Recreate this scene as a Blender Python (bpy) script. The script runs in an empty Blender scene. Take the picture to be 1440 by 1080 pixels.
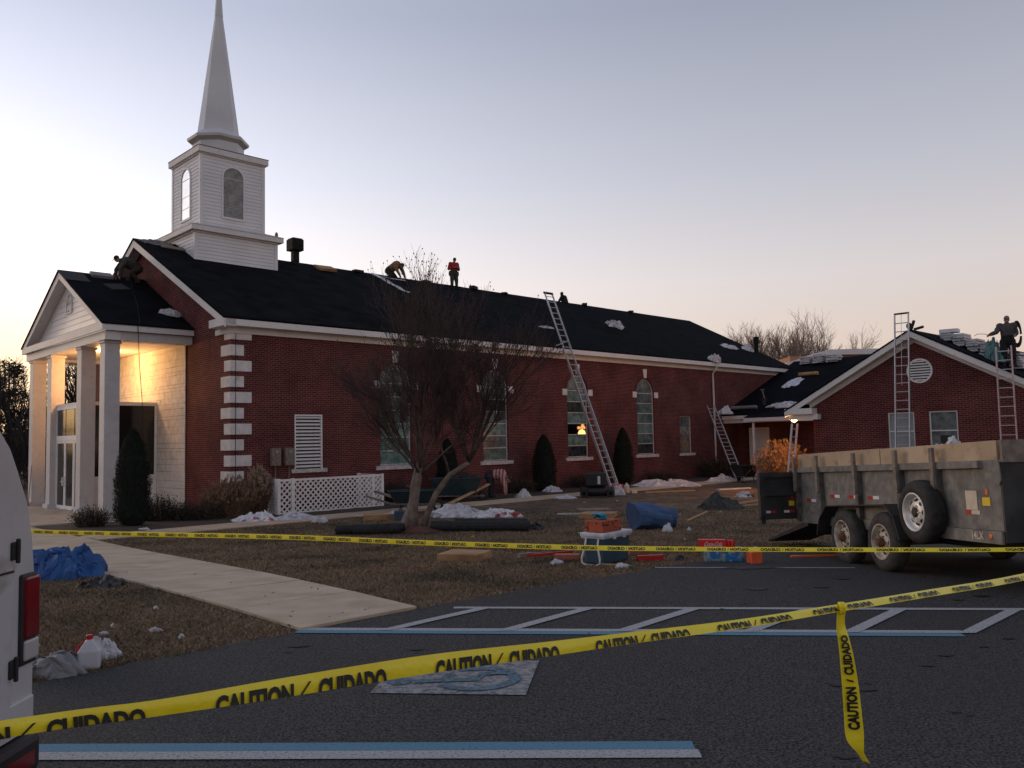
import bpy, bmesh, math, random
import numpy as np
from mathutils import Vector, Matrix, Euler, noise
rnd = random.Random(7)
sc = bpy.context.scene
COL = sc.collection
# ------------------------------------------------------------------ camera
F_PX, PITCH, ROLL, CAM_H = 1175.0, math.atan(79/1175.0), math.atan(0.0205), 1.75
cam_d = bpy.data.cameras.new('camera'); cam = bpy.data.objects.new('camera', cam_d); COL.objects.link(cam)
cam_d.sensor_width = 36.0; cam_d.lens = 36.0*F_PX/1440.0; cam_d.clip_end = 2000; cam_d.clip_start = 0.05
_ca, _sa = math.cos(ROLL), math.sin(ROLL); _cp, _sp = math.cos(PITCH), math.sin(PITCH)
_r0 = Vector((1, 0, 0)); _u0 = Vector((0, -_sp, _cp)); _f0 = Vector((0, _cp, _sp))
_r = _ca*_r0 - _sa*_u0; _u = _sa*_r0 + _ca*_u0
M = Matrix((( _r.x, _u.x, -_f0.x, 0), (_r.y, _u.y, -_f0.y, 0), (_r.z, _u.z, -_f0.z, CAM_H), (0, 0, 0, 1)))
cam.matrix_world = M
sc.camera = cam
# ------------------------------------------------------------------ sky, sun, exposure
SUN_AZ, SUN_EL = math.radians(-52), math.radians(1.6)          # sun low, left of the frame behind the church front
world = bpy.data.worlds.new('World'); sc.world = world; world.use_nodes = True
wn = world.node_tree; wn.nodes.clear()
sky = wn.nodes.new('ShaderNodeTexSky'); sky.sky_type = 'NISHITA'; sky.sun_disc = False
sky.sun_elevation = SUN_EL; sky.sun_rotation = SUN_AZ; sky.altitude = 100; sky.air_density = 1.0; sky.dust_density = 2.0; sky.ozone_density = 3.0
bg = wn.nodes.new('ShaderNodeBackground'); bg.inputs['Strength'].default_value = 0.05
wo = wn.nodes.new('ShaderNodeOutputWorld'); WL = wn.links.new
WL(sky.outputs[0], bg.inputs['Color'])
# twilight air glow: elevation gradient, brighter towards the sun, the same all the way round
tcw = wn.nodes.new('ShaderNodeTexCoord'); sep = wn.nodes.new('ShaderNodeSeparateXYZ'); WL(tcw.outputs['Generated'], sep.inputs[0])
rp = wn.nodes.new('ShaderNodeValToRGB'); WL(sep.outputs['Z'], rp.inputs['Fac']); els = rp.color_ramp.elements
RAMP = [(0.0, (0.98, 0.66, 0.44)), (0.09, (0.98, 0.78, 0.66)), (0.18, (0.92, 0.83, 0.81)), (0.29, (0.68, 0.68, 0.75)), (0.46, (0.43, 0.452, 0.555)), (1.0, (0.29, 0.315, 0.42))]
els[0].position, els[0].color = RAMP[0][0], (*RAMP[0][1], 1); els[1].position, els[1].color = RAMP[-1][0], (*RAMP[-1][1], 1)
for p_, c_ in RAMP[1:-1]: e_ = els.new(p_); e_.color = (*c_, 1)
dp = wn.nodes.new('ShaderNodeVectorMath'); dp.operation = 'DOT_PRODUCT'; WL(tcw.outputs['Generated'], dp.inputs[0]); dp.inputs[1].default_value = (math.sin(SUN_AZ), math.cos(SUN_AZ), 0.02)
mr = wn.nodes.new('ShaderNodeMapRange'); mr.inputs[1].default_value = -1; mr.inputs[2].default_value = 1; WL(dp.outputs['Value'], mr.inputs[0])
pw = wn.nodes.new('ShaderNodeMath'); pw.operation = 'POWER'; pw.inputs[1].default_value = 7.0; WL(mr.outputs[0], pw.inputs[0])
ma = wn.nodes.new('ShaderNodeMath'); ma.operation = 'MULTIPLY_ADD'; ma.inputs[1].default_value = 1.15; ma.inputs[2].default_value = 0.72; WL(pw.outputs[0], ma.inputs[0])
bg2 = wn.nodes.new('ShaderNodeBackground'); WL(ma.outputs[0], bg2.inputs['Strength'])
pw2 = wn.nodes.new('ShaderNodeMath'); pw2.operation = 'POWER'; pw2.inputs[1].default_value = 15.0; WL(mr.outputs[0], pw2.inputs[0])
lowm = wn.nodes.new('ShaderNodeMapRange'); lowm.inputs[1].default_value = 0.10; lowm.inputs[2].default_value = 0.24; lowm.inputs[3].default_value = 1.0; lowm.inputs[4].default_value = 0.0; WL(sep.outputs['Z'], lowm.inputs[0])
gm = wn.nodes.new('ShaderNodeMath'); gm.operation = 'MULTIPLY'; WL(pw2.outputs[0], gm.inputs[0]); WL(lowm.outputs[0], gm.inputs[1])
wmx = wn.nodes.new('ShaderNodeMix'); wmx.data_type = 'RGBA'; WL(gm.outputs[0], wmx.inputs[0]); WL(rp.outputs['Color'], wmx.inputs[6]); wmx.inputs[7].default_value = (0.90, 0.60, 0.30, 1); WL(wmx.outputs[2], bg2.inputs['Color'])
ad = wn.nodes.new('ShaderNodeAddShader'); WL(bg.outputs[0], ad.inputs[0]); WL(bg2.outputs[0], ad.inputs[1]); WL(ad.outputs[0], wo.inputs['Surface'])
sd = bpy.data.lights.new('sun', 'SUN'); sd.energy = 0.5; sd.angle = math.radians(12); sd.color = (1.0, 0.72, 0.45)
sun = bpy.data.objects.new('sun', sd); COL.objects.link(sun)
_el = math.radians(5)
_sv = Vector((math.sin(SUN_AZ)*math.cos(_el), math.cos(SUN_AZ)*math.cos(_el), math.sin(_el)))
sun.rotation_euler = _sv.to_track_quat('Z', 'Y').to_euler(); sun.location = (-30, 30, 30)
sc.view_settings.view_transform = 'Standard'; sc.view_settings.look = 'None'
sc.view_settings.exposure = 0.0; sc.view_settings.gamma = 1.0; sc.view_settings.use_curve_mapping = False
sc.render.resolution_x, sc.render.resolution_y = 1024, 768
# ------------------------------------------------------------------ helpers
AZ = math.radians(45.8)
KX, KY = -9.1168, 27.0
UX, UY = math.sin(AZ), math.cos(AZ); VX, VY = -UY, UX
def W(u, v, z=0.0): return Vector((KX+u*UX+v*VX, KY+u*UY+v*VY, z))
def toUV(x, y): dx, dy = x-KX, y-KY; return dx*UX+dy*UY, dx*VX+dy*VY
CH_ROT = math.atan2(UY, UX)
def g(x, y):
    t = min(1.0, max(0.0, (y-8)/14.0)); return -0.47*t*t*(3-2*t)
def G(x, y): return Vector((x, y, g(x, y)))
def nz(p, s=1.0): return noise.noise(Vector(p)*s)
class MB:
    def __init__(s): s.v = []; s.f = []; s.m = []; s.mi = 0
    def add(s, vs, fs):
        o = len(s.v); s.v += [tuple(p) for p in vs]
        for f in fs: s.f.append(tuple(i+o for i in f)); s.m.append(s.mi)
        return s
    def poly(s, pts): return s.add(pts, [tuple(range(len(pts)))])
    def box(s, x0, x1, y0, y1, z0, z1):
        vs = [(x0,y0,z0),(x1,y0,z0),(x1,y1,z0),(x0,y1,z0),(x0,y0,z1),(x1,y0,z1),(x1,y1,z1),(x0,y1,z1)]
        return s.add(vs, [(0,3,2,1),(4,5,6,7),(0,1,5,4),(1,2,6,5),(2,3,7,6),(3,0,4,7)])
    def obox(s, c, size, R=None):
        a, b, d = [q/2 for q in size]; R = R or Matrix.Identity(3); c = Vector(c)
        vs = [c+R@Vector(q) for q in [(-a,-b,-d),(a,-b,-d),(a,b,-d),(-a,b,-d),(-a,-b,d),(a,-b,d),(a,b,d),(-a,b,d)]]
        return s.add(vs, [(0,3,2,1),(4,5,6,7),(0,1,5,4),(1,2,6,5),(2,3,7,6),(3,0,4,7)])
    def bar(s, a, b, w, h, up=(0,0,1)):
        a, b = Vector(a), Vector(b); x = (b-a); L = x.length; x.normalize(); up = Vector(up)
        y = up.cross(x)
        if y.length < 1e-4: y = Vector((1,0,0)).cross(x)
        y.normalize(); z = x.cross(y)
        return s.obox((a+b)/2, (L, w, h), Matrix((x, y, z)).transposed())
    def prism(s, pts, vec):
        n = len(pts); vec = Vector(vec); p2 = [Vector(p)+vec for p in pts]
        s.add(list(pts)+p2, [tuple(range(n))[::-1], tuple(range(n, 2*n))]+[(i, (i+1) % n, n+(i+1) % n, n+i) for i in range(n)])
        return s
    def tube(s, pts, rad, n=6, caps=True):
        pts = [Vector(p) for p in pts]
        if not hasattr(rad, '__len__'): rad = [rad]*len(pts)
        vs, fs = [], []; prev = None
        for i, p in enumerate(pts):
            t = (pts[min(i+1, len(pts)-1)]-pts[max(i-1, 0)])
            if t.length < 1e-9: t = Vector((0,0,1))
            t.normalize()
            if prev is None:
                a = t.orthogonal().normalized()
            else:
                a = prev-t*prev.dot(t)
                a = a.normalized() if a.length > 1e-6 else t.orthogonal().normalized()
            prev = a; b = t.cross(a)
            for k in range(n):
                an = 2*math.pi*k/n; vs.append(p+(a*math.cos(an)+b*math.sin(an))*rad[i])
            if i:
                for k in range(n):
                    q = (i-1)*n; fs.append((q+k, q+(k+1) % n, q+n+(k+1) % n, q+n+k))
        if caps: fs.append(tuple(range(n))[::-1]); q = (len(pts)-1)*n; fs.append(tuple(q+k for k in range(n)))
        return s.add(vs, fs)
    def lathe(s, prof, n=16, Mx=None, closed=False, caps=True):
        Mx = Mx or Matrix.Identity(4); vs, fs = [], []
        for r, z in prof:
            for k in range(n):
                an = 2*math.pi*k/n; vs.append(Mx@Vector((r*math.cos(an), r*math.sin(an), z)))
        m = len(prof)
        for i in range(m-1 if not closed else m):
            for k in range(n):
                a, b = i*n, ((i+1) % m)*n; fs.append((a+k, a+(k+1) % n, b+(k+1) % n, b+k))
        if not closed and caps:
            fs.append(tuple(range(n))[::-1]); fs.append(tuple((m-1)*n+k for k in range(n)))
        return s.add(vs, fs)
    def ellip(s, c, r, n=10, m=6, R=None):
        c = Vector(c); R = R or Matrix.Identity(3); vs, fs = [], []
        vs.append(c+R@Vector((0,0,-r[2])))
        for i in range(1, m):
            ph = -math.pi/2+math.pi*i/m
            for k in range(n):
                an = 2*math.pi*k/n; vs.append(c+R@Vector((r[0]*math.cos(ph)*math.cos(an), r[1]*math.cos(ph)*math.sin(an), r[2]*math.sin(ph))))
        vs.append(c+R@Vector((0,0,r[2]))); top = len(vs)-1
        for k in range(n): fs.append((0, 1+(k+1) % n, 1+k)); fs.append((top, 1+(m-2)*n+k, 1+(m-2)*n+(k+1) % n))
        for i in range(m-2):
            for k in range(n):
                a, b = 1+i*n, 1+(i+1)*n; fs.append((a+k, a+(k+1) % n, b+(k+1) % n, b+k))
        return s.add(vs, fs)
    def mesh(s, name):
        me = bpy.data.meshes.new(name); me.from_pydata(s.v, [], s.f)
        if any(s.m): me.polygons.foreach_set('material_index', s.m)
        me.update(); return me
    def build(s, name, mat, parent=None, smooth=False, bevel=0, loc=None):
        me = s.mesh(name)
        return link(name, me, mat, parent, smooth, bevel, loc)
def link(name, me, mat=None, parent=None, smooth=False, bevel=0, loc=None):
    o = bpy.data.objects.new(name, me); COL.objects.link(o)
    if mat is not None:
        for m in (mat if isinstance(mat, (list, tuple)) else [mat]):
            if len(me.materials) < (len(mat) if isinstance(mat, (list, tuple)) else 1): me.materials.append(m)
    if parent is not None: o.parent = parent
    if smooth: me.polygons.foreach_set('use_smooth', [True]*len(me.polygons))
    if bevel:
        b = o.modifiers.new('bevel', 'BEVEL'); b.width = bevel; b.segments = 2; b.limit_method = 'ANGLE'
    if loc is not None: o.location = loc
    return o
def tag(o, label=None, cat=None, group=None, kind=None):
    if label: o['label'] = label
    if cat: o['category'] = cat
    if group: o['group'] = group
    if kind: o['kind'] = kind
    return o
def thing(name, label, cat, loc=(0,0,0), rotz=0.0, group=None):
    o = bpy.data.objects.new(name, None); COL.objects.link(o); o.empty_display_size = 0.2
    o.location = loc; o.rotation_euler = (0, 0, rotz)
    return tag(o, label, cat, group)
# ------------------------------------------------------------------ materials
def lin(c): return tuple((x/12.92 if x <= 0.04045 else ((x+0.055)/1.055)**2.4) for x in c)
MATS = {}
def mat(name, c1, c2=None, scale=8.0, rough=0.8, bump=0.0, bscale=None, metal=0.0, detail=6, spec=0.5, emit=None, estr=0, c3=None, s3=1.0, coords='Object', f3=(0.45, 0.65)):
    m = bpy.data.materials.new(name); m.use_nodes = True; nt = m.node_tree; b = nt.nodes['Principled BSDF']
    b.inputs['Roughness'].default_value = rough; b.inputs['Metallic'].default_value = metal; b.inputs['Specular IOR Level'].default_value = spec
    N = nt.nodes.new; L = nt.links.new
    tc = N('ShaderNodeTexCoord'); out = tc.outputs[coords]
    if c2 is None: b.inputs['Base Color'].default_value = (*c1, 1)
    else:
        n1 = N('ShaderNodeTexNoise'); n1.inputs['Scale'].default_value = scale; n1.inputs['Detail'].default_value = detail; L(out, n1.inputs['Vector'])
        r = N('ShaderNodeValToRGB'); r.color_ramp.elements[0].position = 0.35; r.color_ramp.elements[1].position = 0.68
        r.color_ramp.elements[0].color = (*c1, 1); r.color_ramp.elements[1].color = (*c2, 1); L(n1.outputs['Fac'], r.inputs['Fac'])
        col = r.outputs['Color']
        if c3 is not None:
            n3 = N('ShaderNodeTexNoise'); n3.inputs['Scale'].default_value = s3; n3.inputs['Detail'].default_value = 4; L(out, n3.inputs['Vector'])
            r3 = N('ShaderNodeValToRGB'); r3.color_ramp.elements[0].position = f3[0]; r3.color_ramp.elements[1].position = f3[1]; L(n3.outputs['Fac'], r3.inputs['Fac'])
            mx = N('ShaderNodeMix'); mx.data_type = 'RGBA'; L(r3.outputs['Color'], mx.inputs[0]); L(col, mx.inputs[6]); mx.inputs[7].default_value = (*c3, 1); col = mx.outputs[2]
        L(col, b.inputs['Base Color'])
    if bump:
        n2 = N('ShaderNodeTexNoise'); n2.inputs['Scale'].default_value = bscale or scale*3; n2.inputs['Detail'].default_value = 5; L(out, n2.inputs['Vector'])
        bp = N('ShaderNodeBump'); bp.inputs['Strength'].default_value = bump; bp.inputs['Distance'].default_value = 0.02
        L(n2.outputs['Fac'], bp.inputs['Height']); L(bp.outputs['Normal'], b.inputs['Normal'])
    if emit: b.inputs['Emission Color'].default_value = (*emit, 1); b.inputs['Emission Strength'].default_value = estr
    MATS[name] = m; return m
def brick_mat(name, ca, cb, mortar):
    m = bpy.data.materials.new(name); m.use_nodes = True; nt = m.node_tree; b = nt.nodes['Principled BSDF']; N = nt.nodes.new; L = nt.links.new
    tc = N('ShaderNodeTexCoord'); sp = N('ShaderNodeSeparateXYZ'); L(tc.outputs['Object'], sp.inputs[0])
    sn = N('ShaderNodeSeparateXYZ'); L(tc.outputs['Normal'], sn.inputs[0]); ab = N('ShaderNodeMath'); ab.operation = 'ABSOLUTE'; L(sn.outputs['X'], ab.inputs[0])
    gt = N('ShaderNodeMath'); gt.operation = 'GREATER_THAN'; gt.inputs[1].default_value = 0.6; L(ab.outputs[0], gt.inputs[0])
    mx = N('ShaderNodeMix'); mx.data_type = 'FLOAT'; L(gt.outputs[0], mx.inputs[0]); L(sp.outputs['X'], mx.inputs[2]); L(sp.outputs['Y'], mx.inputs[3])
    cb_ = N('ShaderNodeCombineXYZ'); L(mx.outputs[0], cb_.inputs['X']); L(sp.outputs['Z'], cb_.inputs['Y'])
    bt = N('ShaderNodeTexBrick'); bt.inputs['Scale'].default_value = 1.0; bt.inputs['Brick Width'].default_value = 0.205; bt.inputs['Row Height'].default_value = 0.0677
    bt.inputs['Mortar Size'].default_value = 0.0065; bt.inputs['Mortar Smooth'].default_value = 0.2; bt.inputs['Bias'].default_value = 0.0
    bt.inputs['Color1'].default_value = (*ca, 1); bt.inputs['Color2'].default_value = (*cb, 1); bt.inputs['Mortar'].default_value = (*mortar, 1); L(cb_.outputs[0], bt.inputs['Vector'])
    n1 = N('ShaderNodeTexNoise'); n1.inputs['Scale'].default_value = 0.8; n1.inputs['Detail'].default_value = 8; L(tc.outputs['Object'], n1.inputs['Vector'])
    mr = N('ShaderNodeMapRange'); mr.inputs[3].default_value = 0.72; mr.inputs[4].default_value = 1.25; mr.inputs[1].default_value = 0.3; mr.inputs[2].default_value = 0.7; L(n1.outputs['Fac'], mr.inputs[0])
    mu = N('ShaderNodeMix'); mu.data_type = 'RGBA'; mu.blend_type = 'MULTIPLY'; mu.inputs[0].default_value = 1; L(bt.outputs['Color'], mu.inputs[6]); L(mr.outputs[0], mu.inputs[7])
    L(mu.outputs[2], b.inputs['Base Color']); b.inputs['Roughness'].default_value = 0.88; b.inputs['Specular IOR Level'].default_value = 0.25
    bp = N('ShaderNodeBump'); bp.inputs['Strength'].default_value = 0.6; bp.inputs['Distance'].default_value = 0.01; bp.invert = True; L(bt.outputs['Fac'], bp.inputs['Height']); L(bp.outputs['Normal'], b.inputs['Normal'])
    MATS[name] = m; return m
brick_mat('brick', (0.135, 0.025, 0.024), (0.070, 0.013, 0.0135), (0.235, 0.135, 0.125))
mat('brick_far_sunlit', (0.35, 0.16, 0.09), (0.45, 0.22, 0.12), scale=3)  # far brick with the orange evening light put into its colour
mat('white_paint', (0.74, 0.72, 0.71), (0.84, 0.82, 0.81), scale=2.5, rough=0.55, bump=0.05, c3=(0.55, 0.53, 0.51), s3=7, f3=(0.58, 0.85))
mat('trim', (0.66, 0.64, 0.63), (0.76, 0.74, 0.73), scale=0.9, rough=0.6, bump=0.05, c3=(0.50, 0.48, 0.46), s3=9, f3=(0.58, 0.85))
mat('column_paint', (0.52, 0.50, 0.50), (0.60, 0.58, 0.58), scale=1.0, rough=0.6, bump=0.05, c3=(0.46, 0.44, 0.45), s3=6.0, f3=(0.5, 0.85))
mat('vinyl', (0.68, 0.67, 0.68), (0.76, 0.75, 0.76), scale=1.2, rough=0.45)
mat('steeple_metal', (0.55, 0.55, 0.57), (0.66, 0.66, 0.68), scale=0.6, rough=0.4, spec=0.5)
mat('stone_white', (0.60, 0.58, 0.54), (0.76, 0.74, 0.70), scale=4, rough=0.75, bump=0.25, bscale=14)
mat('quoin', (0.62, 0.59, 0.58), (0.76, 0.73, 0.72), scale=5, rough=0.8, bump=0.1, c3=(0.38, 0.36, 0.35), s3=2.2, f3=(0.60, 0.85))
mat('sill', (0.42, 0.39, 0.38), (0.66, 0.62, 0.61), scale=9, rough=0.8, bump=0.1)
mat('roof', (0.0055, 0.006, 0.0075), (0.013, 0.0135, 0.016), scale=1.4, rough=0.95, bump=0.3, bscale=40, spec=0.03, c3=(0.009, 0.010, 0.014), s3=0.25)
mat('shingle', (0.018, 0.017, 0.018), (0.04, 0.037, 0.036), scale=14, rough=0.95, bump=0.4)
mat('dark_metal', (0.008, 0.008, 0.009), (0.018, 0.018, 0.019), scale=6, rough=0.7, spec=0.15)
mat('black', (0.008, 0.008, 0.009), (0.018, 0.018, 0.02), scale=6, rough=0.6)
mat('rubber', (0.012, 0.012, 0.012), (0.035, 0.032, 0.03), scale=12, rough=0.85, bump=0.2)
mat('rubber_dusty', (0.03, 0.028, 0.026), (0.07, 0.064, 0.058), scale=9, rough=0.9, bump=0.3)
mat('aluminium', (0.45, 0.45, 0.46), (0.60, 0.60, 0.61), scale=20, rough=0.45, metal=0.6)
mat('ladder_pink', (0.46, 0.30, 0.28), (0.56, 0.40, 0.38), scale=9, rough=0.5)
mat('fibreglass', (0.30, 0.085, 0.055), (0.40, 0.13, 0.085), scale=9, rough=0.5)
mat('rim_metal', (0.62, 0.60, 0.56), (0.75, 0.73, 0.70), scale=10, rough=0.35, metal=0.3)
mat('rim_dirty', (0.40, 0.35, 0.28), (0.62, 0.56, 0.48), scale=10, rough=0.6, c3=(0.25, 0.18, 0.12), s3=6)
mat('rust', (0.10, 0.05, 0.03), (0.18, 0.09, 0.05), scale=20, rough=0.9, bump=0.3)
mat('trailer_steel', (0.135, 0.128, 0.118), (0.235, 0.222, 0.20), scale=9, rough=0.75, bump=0.25, bscale=30, c3=(0.06, 0.056, 0.053), s3=2.2, f3=(0.54, 0.80), detail=12)
mat('upright_shaded_steel', (0.05, 0.047, 0.044), (0.14, 0.13, 0.12), scale=7, rough=0.75, bump=0.2)  # darker than the panels: shading along the uprights put into the colour
mat('trailer_dark', (0.018, 0.018, 0.019), (0.045, 0.043, 0.042), scale=4, rough=0.65, bump=0.1)
mat('plywood', (0.36, 0.26, 0.17), (0.50, 0.38, 0.26), scale=2.0, rough=0.85, bump=0.15, c3=(0.20, 0.14, 0.09), s3=5.0, f3=(0.55, 0.75))
mat('lumber', (0.34, 0.22, 0.12), (0.48, 0.34, 0.20), scale=7, rough=0.85, bump=0.1)
mat('old_wood', (0.16, 0.13, 0.105), (0.27, 0.22, 0.18), scale=12, rough=0.9, bump=0.2)
mat('cardboard', (0.36, 0.21, 0.10), (0.48, 0.29, 0.14), scale=5, rough=0.9, bump=0.1, c3=(0.26, 0.14, 0.07), s3=2)
mat('concrete', (0.42, 0.33, 0.235), (0.54, 0.435, 0.315), scale=2.2, rough=0.9, bump=0.2, bscale=60, c3=(0.30, 0.21, 0.15), s3=0.9, f3=(0.55, 0.78))
mat('plastic_white', (0.52, 0.52, 0.56), (0.72, 0.72, 0.76), scale=4, rough=0.4, c3=(0.45, 0.45, 0.50), s3=3)
mat('plastic_print', (0.62, 0.62, 0.66), (0.80, 0.80, 0.84), scale=4, rough=0.4, c3=(0.40, 0.08, 0.08), s3=2.2, f3=(0.60, 0.64))
mat('wrap_print', (0.40, 0.40, 0.42), (0.62, 0.62, 0.65), scale=3, rough=0.4, c3=(0.10, 0.06, 0.065), s3=4.0, f3=(0.58, 0.63))
mat('blue_tarp', (0.005, 0.055, 0.21), (0.010, 0.10, 0.32), scale=3, rough=0.5)
mat('blue_fabric', (0.032, 0.075, 0.17), (0.050, 0.10, 0.21), scale=5, rough=0.8, bump=0.1)
mat('black_plastic', (0.008, 0.009, 0.010), (0.02, 0.021, 0.022), scale=5, rough=0.45)
mat('grey_tarp', (0.16, 0.16, 0.17), (0.24, 0.24, 0.25), scale=3, rough=0.6)
mat('olive_tarp', (0.025, 0.028, 0.026), (0.05, 0.053, 0.048), scale=4, rough=0.7)
mat('felt', (0.010, 0.011, 0.012), (0.025, 0.026, 0.028), scale=9, rough=0.8, bump=0.2)
mat('red_plastic', (0.45, 0.012, 0.015), (0.55, 0.02, 0.02), scale=5, rough=0.4)
mat('coke_red', (0.70, 0.012, 0.018), rough=0.45)
mat('orange_box', (0.75, 0.10, 0.025), (0.80, 0.16, 0.05), scale=9, rough=0.6)
mat('brick_box', (0.35, 0.06, 0.025), (0.48, 0.11, 0.045), scale=7, rough=0.8, c3=(0.11, 0.022, 0.015), s3=13, f3=(0.52, 0.60))
mat('cooler_blue', (0.022, 0.062, 0.095), (0.034, 0.085, 0.125), scale=4, rough=0.45)
mat('bin_green', (0.012, 0.028, 0.034), (0.022, 0.045, 0.055), scale=4, rough=0.5)
mat('water_pack', (0.12, 0.18, 0.22), (0.38, 0.42, 0.46), scale=14, rough=0.25, c3=(0.02, 0.17, 0.42), s3=9, f3=(0.50, 0.56))
mat('glove_blue', (0.012, 0.25, 0.42), (0.02, 0.32, 0.50), scale=9, rough=0.8, c3=(0.012, 0.012, 0.014), s3=12, f3=(0.5, 0.56))
mat('yellow_tape', (0.88, 0.70, 0.014), (0.95, 0.80, 0.04), scale=6, rough=0.3, bump=0.25, bscale=25)
mat('ink', (0.008, 0.008, 0.008), rough=0.5)
mat('yellow_sticker', (0.75, 0.52, 0.02), rough=0.5)
mat('sticker', (0.55, 0.46, 0.36), (0.66, 0.56, 0.45), scale=9, rough=0.7)
mat('reflector_red', (0.45, 0.03, 0.02), rough=0.3)
mat('reflector_white', (0.75, 0.75, 0.75), rough=0.3)
mat('reflector_orange', (0.85, 0.15, 0.03), rough=0.3)
mat('van_white', (0.42, 0.42, 0.44), (0.54, 0.54, 0.56), scale=2, rough=0.35, c3=(0.24, 0.23, 0.23), s3=5, f3=(0.58, 0.80))
mat('lens_red', (0.12, 0.003, 0.006), (0.20, 0.006, 0.010), scale=3, rough=0.15)
mat('lens_clear', (0.45, 0.43, 0.43), rough=0.15)
mat('glass_dark', (0.010, 0.012, 0.014), rough=0.08, spec=0.6)
mat('glass_grey', (0.20, 0.23, 0.25), (0.30, 0.34, 0.36), scale=2, rough=0.2)
for nm, a, b_ in (('stain_green', (0.055, 0.10, 0.09), (0.16, 0.23, 0.21)), ('stain_teal', (0.07, 0.14, 0.125), (0.22, 0.31, 0.28)), ('stain_grey', (0.06, 0.08, 0.08), (0.17, 0.20, 0.20)), ('stain_dark', (0.018, 0.022, 0.024), (0.055, 0.06, 0.062)), ('glow_amber', (0.12, 0.10, 0.07), (0.28, 0.23, 0.16)), ('stain_smoke', (0.15, 0.145, 0.14), (0.30, 0.29, 0.28))):
    mat(nm, a, b_, scale=4.5, rough=0.16, bump=0.25, bscale=5, spec=0.5, detail=8)
mat('skin', (0.32, 0.17, 0.11), (0.38, 0.21, 0.14), scale=9, rough=0.6)
mat('hair', (0.012, 0.010, 0.009), (0.02, 0.017, 0.015), scale=20, rough=0.7)
def cloth(n, c): return mat('cloth_'+n, tuple(x*0.75 for x in c), tuple(x*1.2 for x in c), scale=9, rough=0.95, bump=0.3, bscale=14)
cloth('grey', (0.055, 0.055, 0.052)); cloth('dark', (0.014, 0.014, 0.016)); cloth('brown', (0.05, 0.035, 0.026)); cloth('tan', (0.22, 0.12, 0.062)); cloth('red', (0.33, 0.025, 0.025)); cloth('olive', (0.045, 0.045, 0.035)); cloth('jacket', (0.075, 0.072, 0.068)); cloth('denim', (0.025, 0.028, 0.035)); cloth('cap', (0.20, 0.18, 0.16)); cloth('boot', (0.03, 0.02, 0.014))
mat('bark_pale', (0.11, 0.082, 0.068), (0.24, 0.19, 0.16), scale=5, rough=0.9, bump=0.4, bscale=9, c3=(0.11, 0.07, 0.055), s3=2.0, f3=(0.5, 0.7))
mat('twig_red', (0.040, 0.024, 0.021), (0.080, 0.050, 0.043), scale=3, rough=0.95)
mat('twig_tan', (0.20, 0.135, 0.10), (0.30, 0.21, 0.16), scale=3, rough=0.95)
mat('limb', (0.055, 0.040, 0.034), (0.12, 0.092, 0.078), scale=5, rough=0.95, bump=0.3)
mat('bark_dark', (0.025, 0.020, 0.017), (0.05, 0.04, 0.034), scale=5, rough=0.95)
mat('needle', (0.004, 0.007, 0.005), (0.010, 0.015, 0.010), scale=6, rough=0.9)
mat('arbor', (0.005, 0.010, 0.007), (0.013, 0.022, 0.014), scale=5, rough=0.9)
mat('pine', (0.022, 0.030, 0.014), (0.05, 0.06, 0.028), scale=1.0, rough=0.9)
mat('shrub', (0.035, 0.032, 0.018), (0.085, 0.060, 0.036), scale=4, rough=0.9)
mat('dry_grass', (0.16, 0.095, 0.055), (0.30, 0.19, 0.115), scale=5, rough=0.9)
mat('seed_head', (0.30, 0.20, 0.14), (0.40, 0.29, 0.21), scale=5, rough=0.95)
mat('mulch', (0.030, 0.020, 0.015), (0.075, 0.052, 0.040), scale=9, rough=0.95, bump=0.8, bscale=30)
mat('red_soil', (0.09, 0.035, 0.022), (0.14, 0.06, 0.04), scale=9, rough=0.95, bump=0.5)
mat('lawn', (0.058, 0.037, 0.022), (0.20, 0.132, 0.078), scale=3.5, rough=0.97, bump=0.9, bscale=28, c3=(0.042, 0.036, 0.020), s3=0.35, coords='Object', f3=(0.45, 0.7))
mat('blade', (0.10, 0.064, 0.035), (0.43, 0.29, 0.17), scale=30, rough=0.95, c3=(0.075, 0.058, 0.03), s3=0.6)
mat('asphalt', (0.010, 0.010, 0.010), (0.130, 0.128, 0.126), scale=64, rough=0.9, bump=1.0, bscale=85, c3=(0.050, 0.050, 0.053), s3=0.4, detail=6, spec=0.2, f3=(0.40, 1.6))
mat('oil', (0.004, 0.004, 0.005), (0.008, 0.008, 0.009), scale=9, rough=0.7)
mat('bulb_warm', (1, 0.6, 0.25), emit=(1.0, 0.60, 0.24), estr=18)
mat('sky_shine_pane', (0.80, 0.79, 0.76), (0.9, 0.89, 0.86), scale=3, rough=0.22, metal=0.85)  # front belfry panes only: metal shine added so they look sky-bright
mat('bulb_dim', (1, 0.6, 0.25), emit=(1.0, 0.50, 0.16), estr=1.3)
def worn_paint(name, col, lo, hi, sc_=14):
    m = bpy.data.materials.new(name); m.use_nodes = True; nt = m.node_tree; b = nt.nodes['Principled BSDF']; N = nt.nodes.new; L = nt.links.new
    tc = N('ShaderNodeTexCoord'); n1 = N('ShaderNodeTexNoise'); n1.inputs['Scale'].default_value = sc_; n1.inputs['Detail'].default_value = 10; n1.inputs['Roughness'].default_value = 0.75; L(tc.outputs['Object'], n1.inputs['Vector'])
    r = N('ShaderNodeValToRGB'); r.color_ramp.elements[0].position = lo; r.color_ramp.elements[1].position = hi
    r.color_ramp.elements[0].color = (0.045, 0.045, 0.048, 1); r.color_ramp.elements[1].color = (*col, 1); L(n1.outputs['Fac'], r.inputs['Fac']); L(r.outputs['Color'], b.inputs['Base Color'])
    b.inputs['Roughness'].default_value = 0.8; MATS[name] = m
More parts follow.
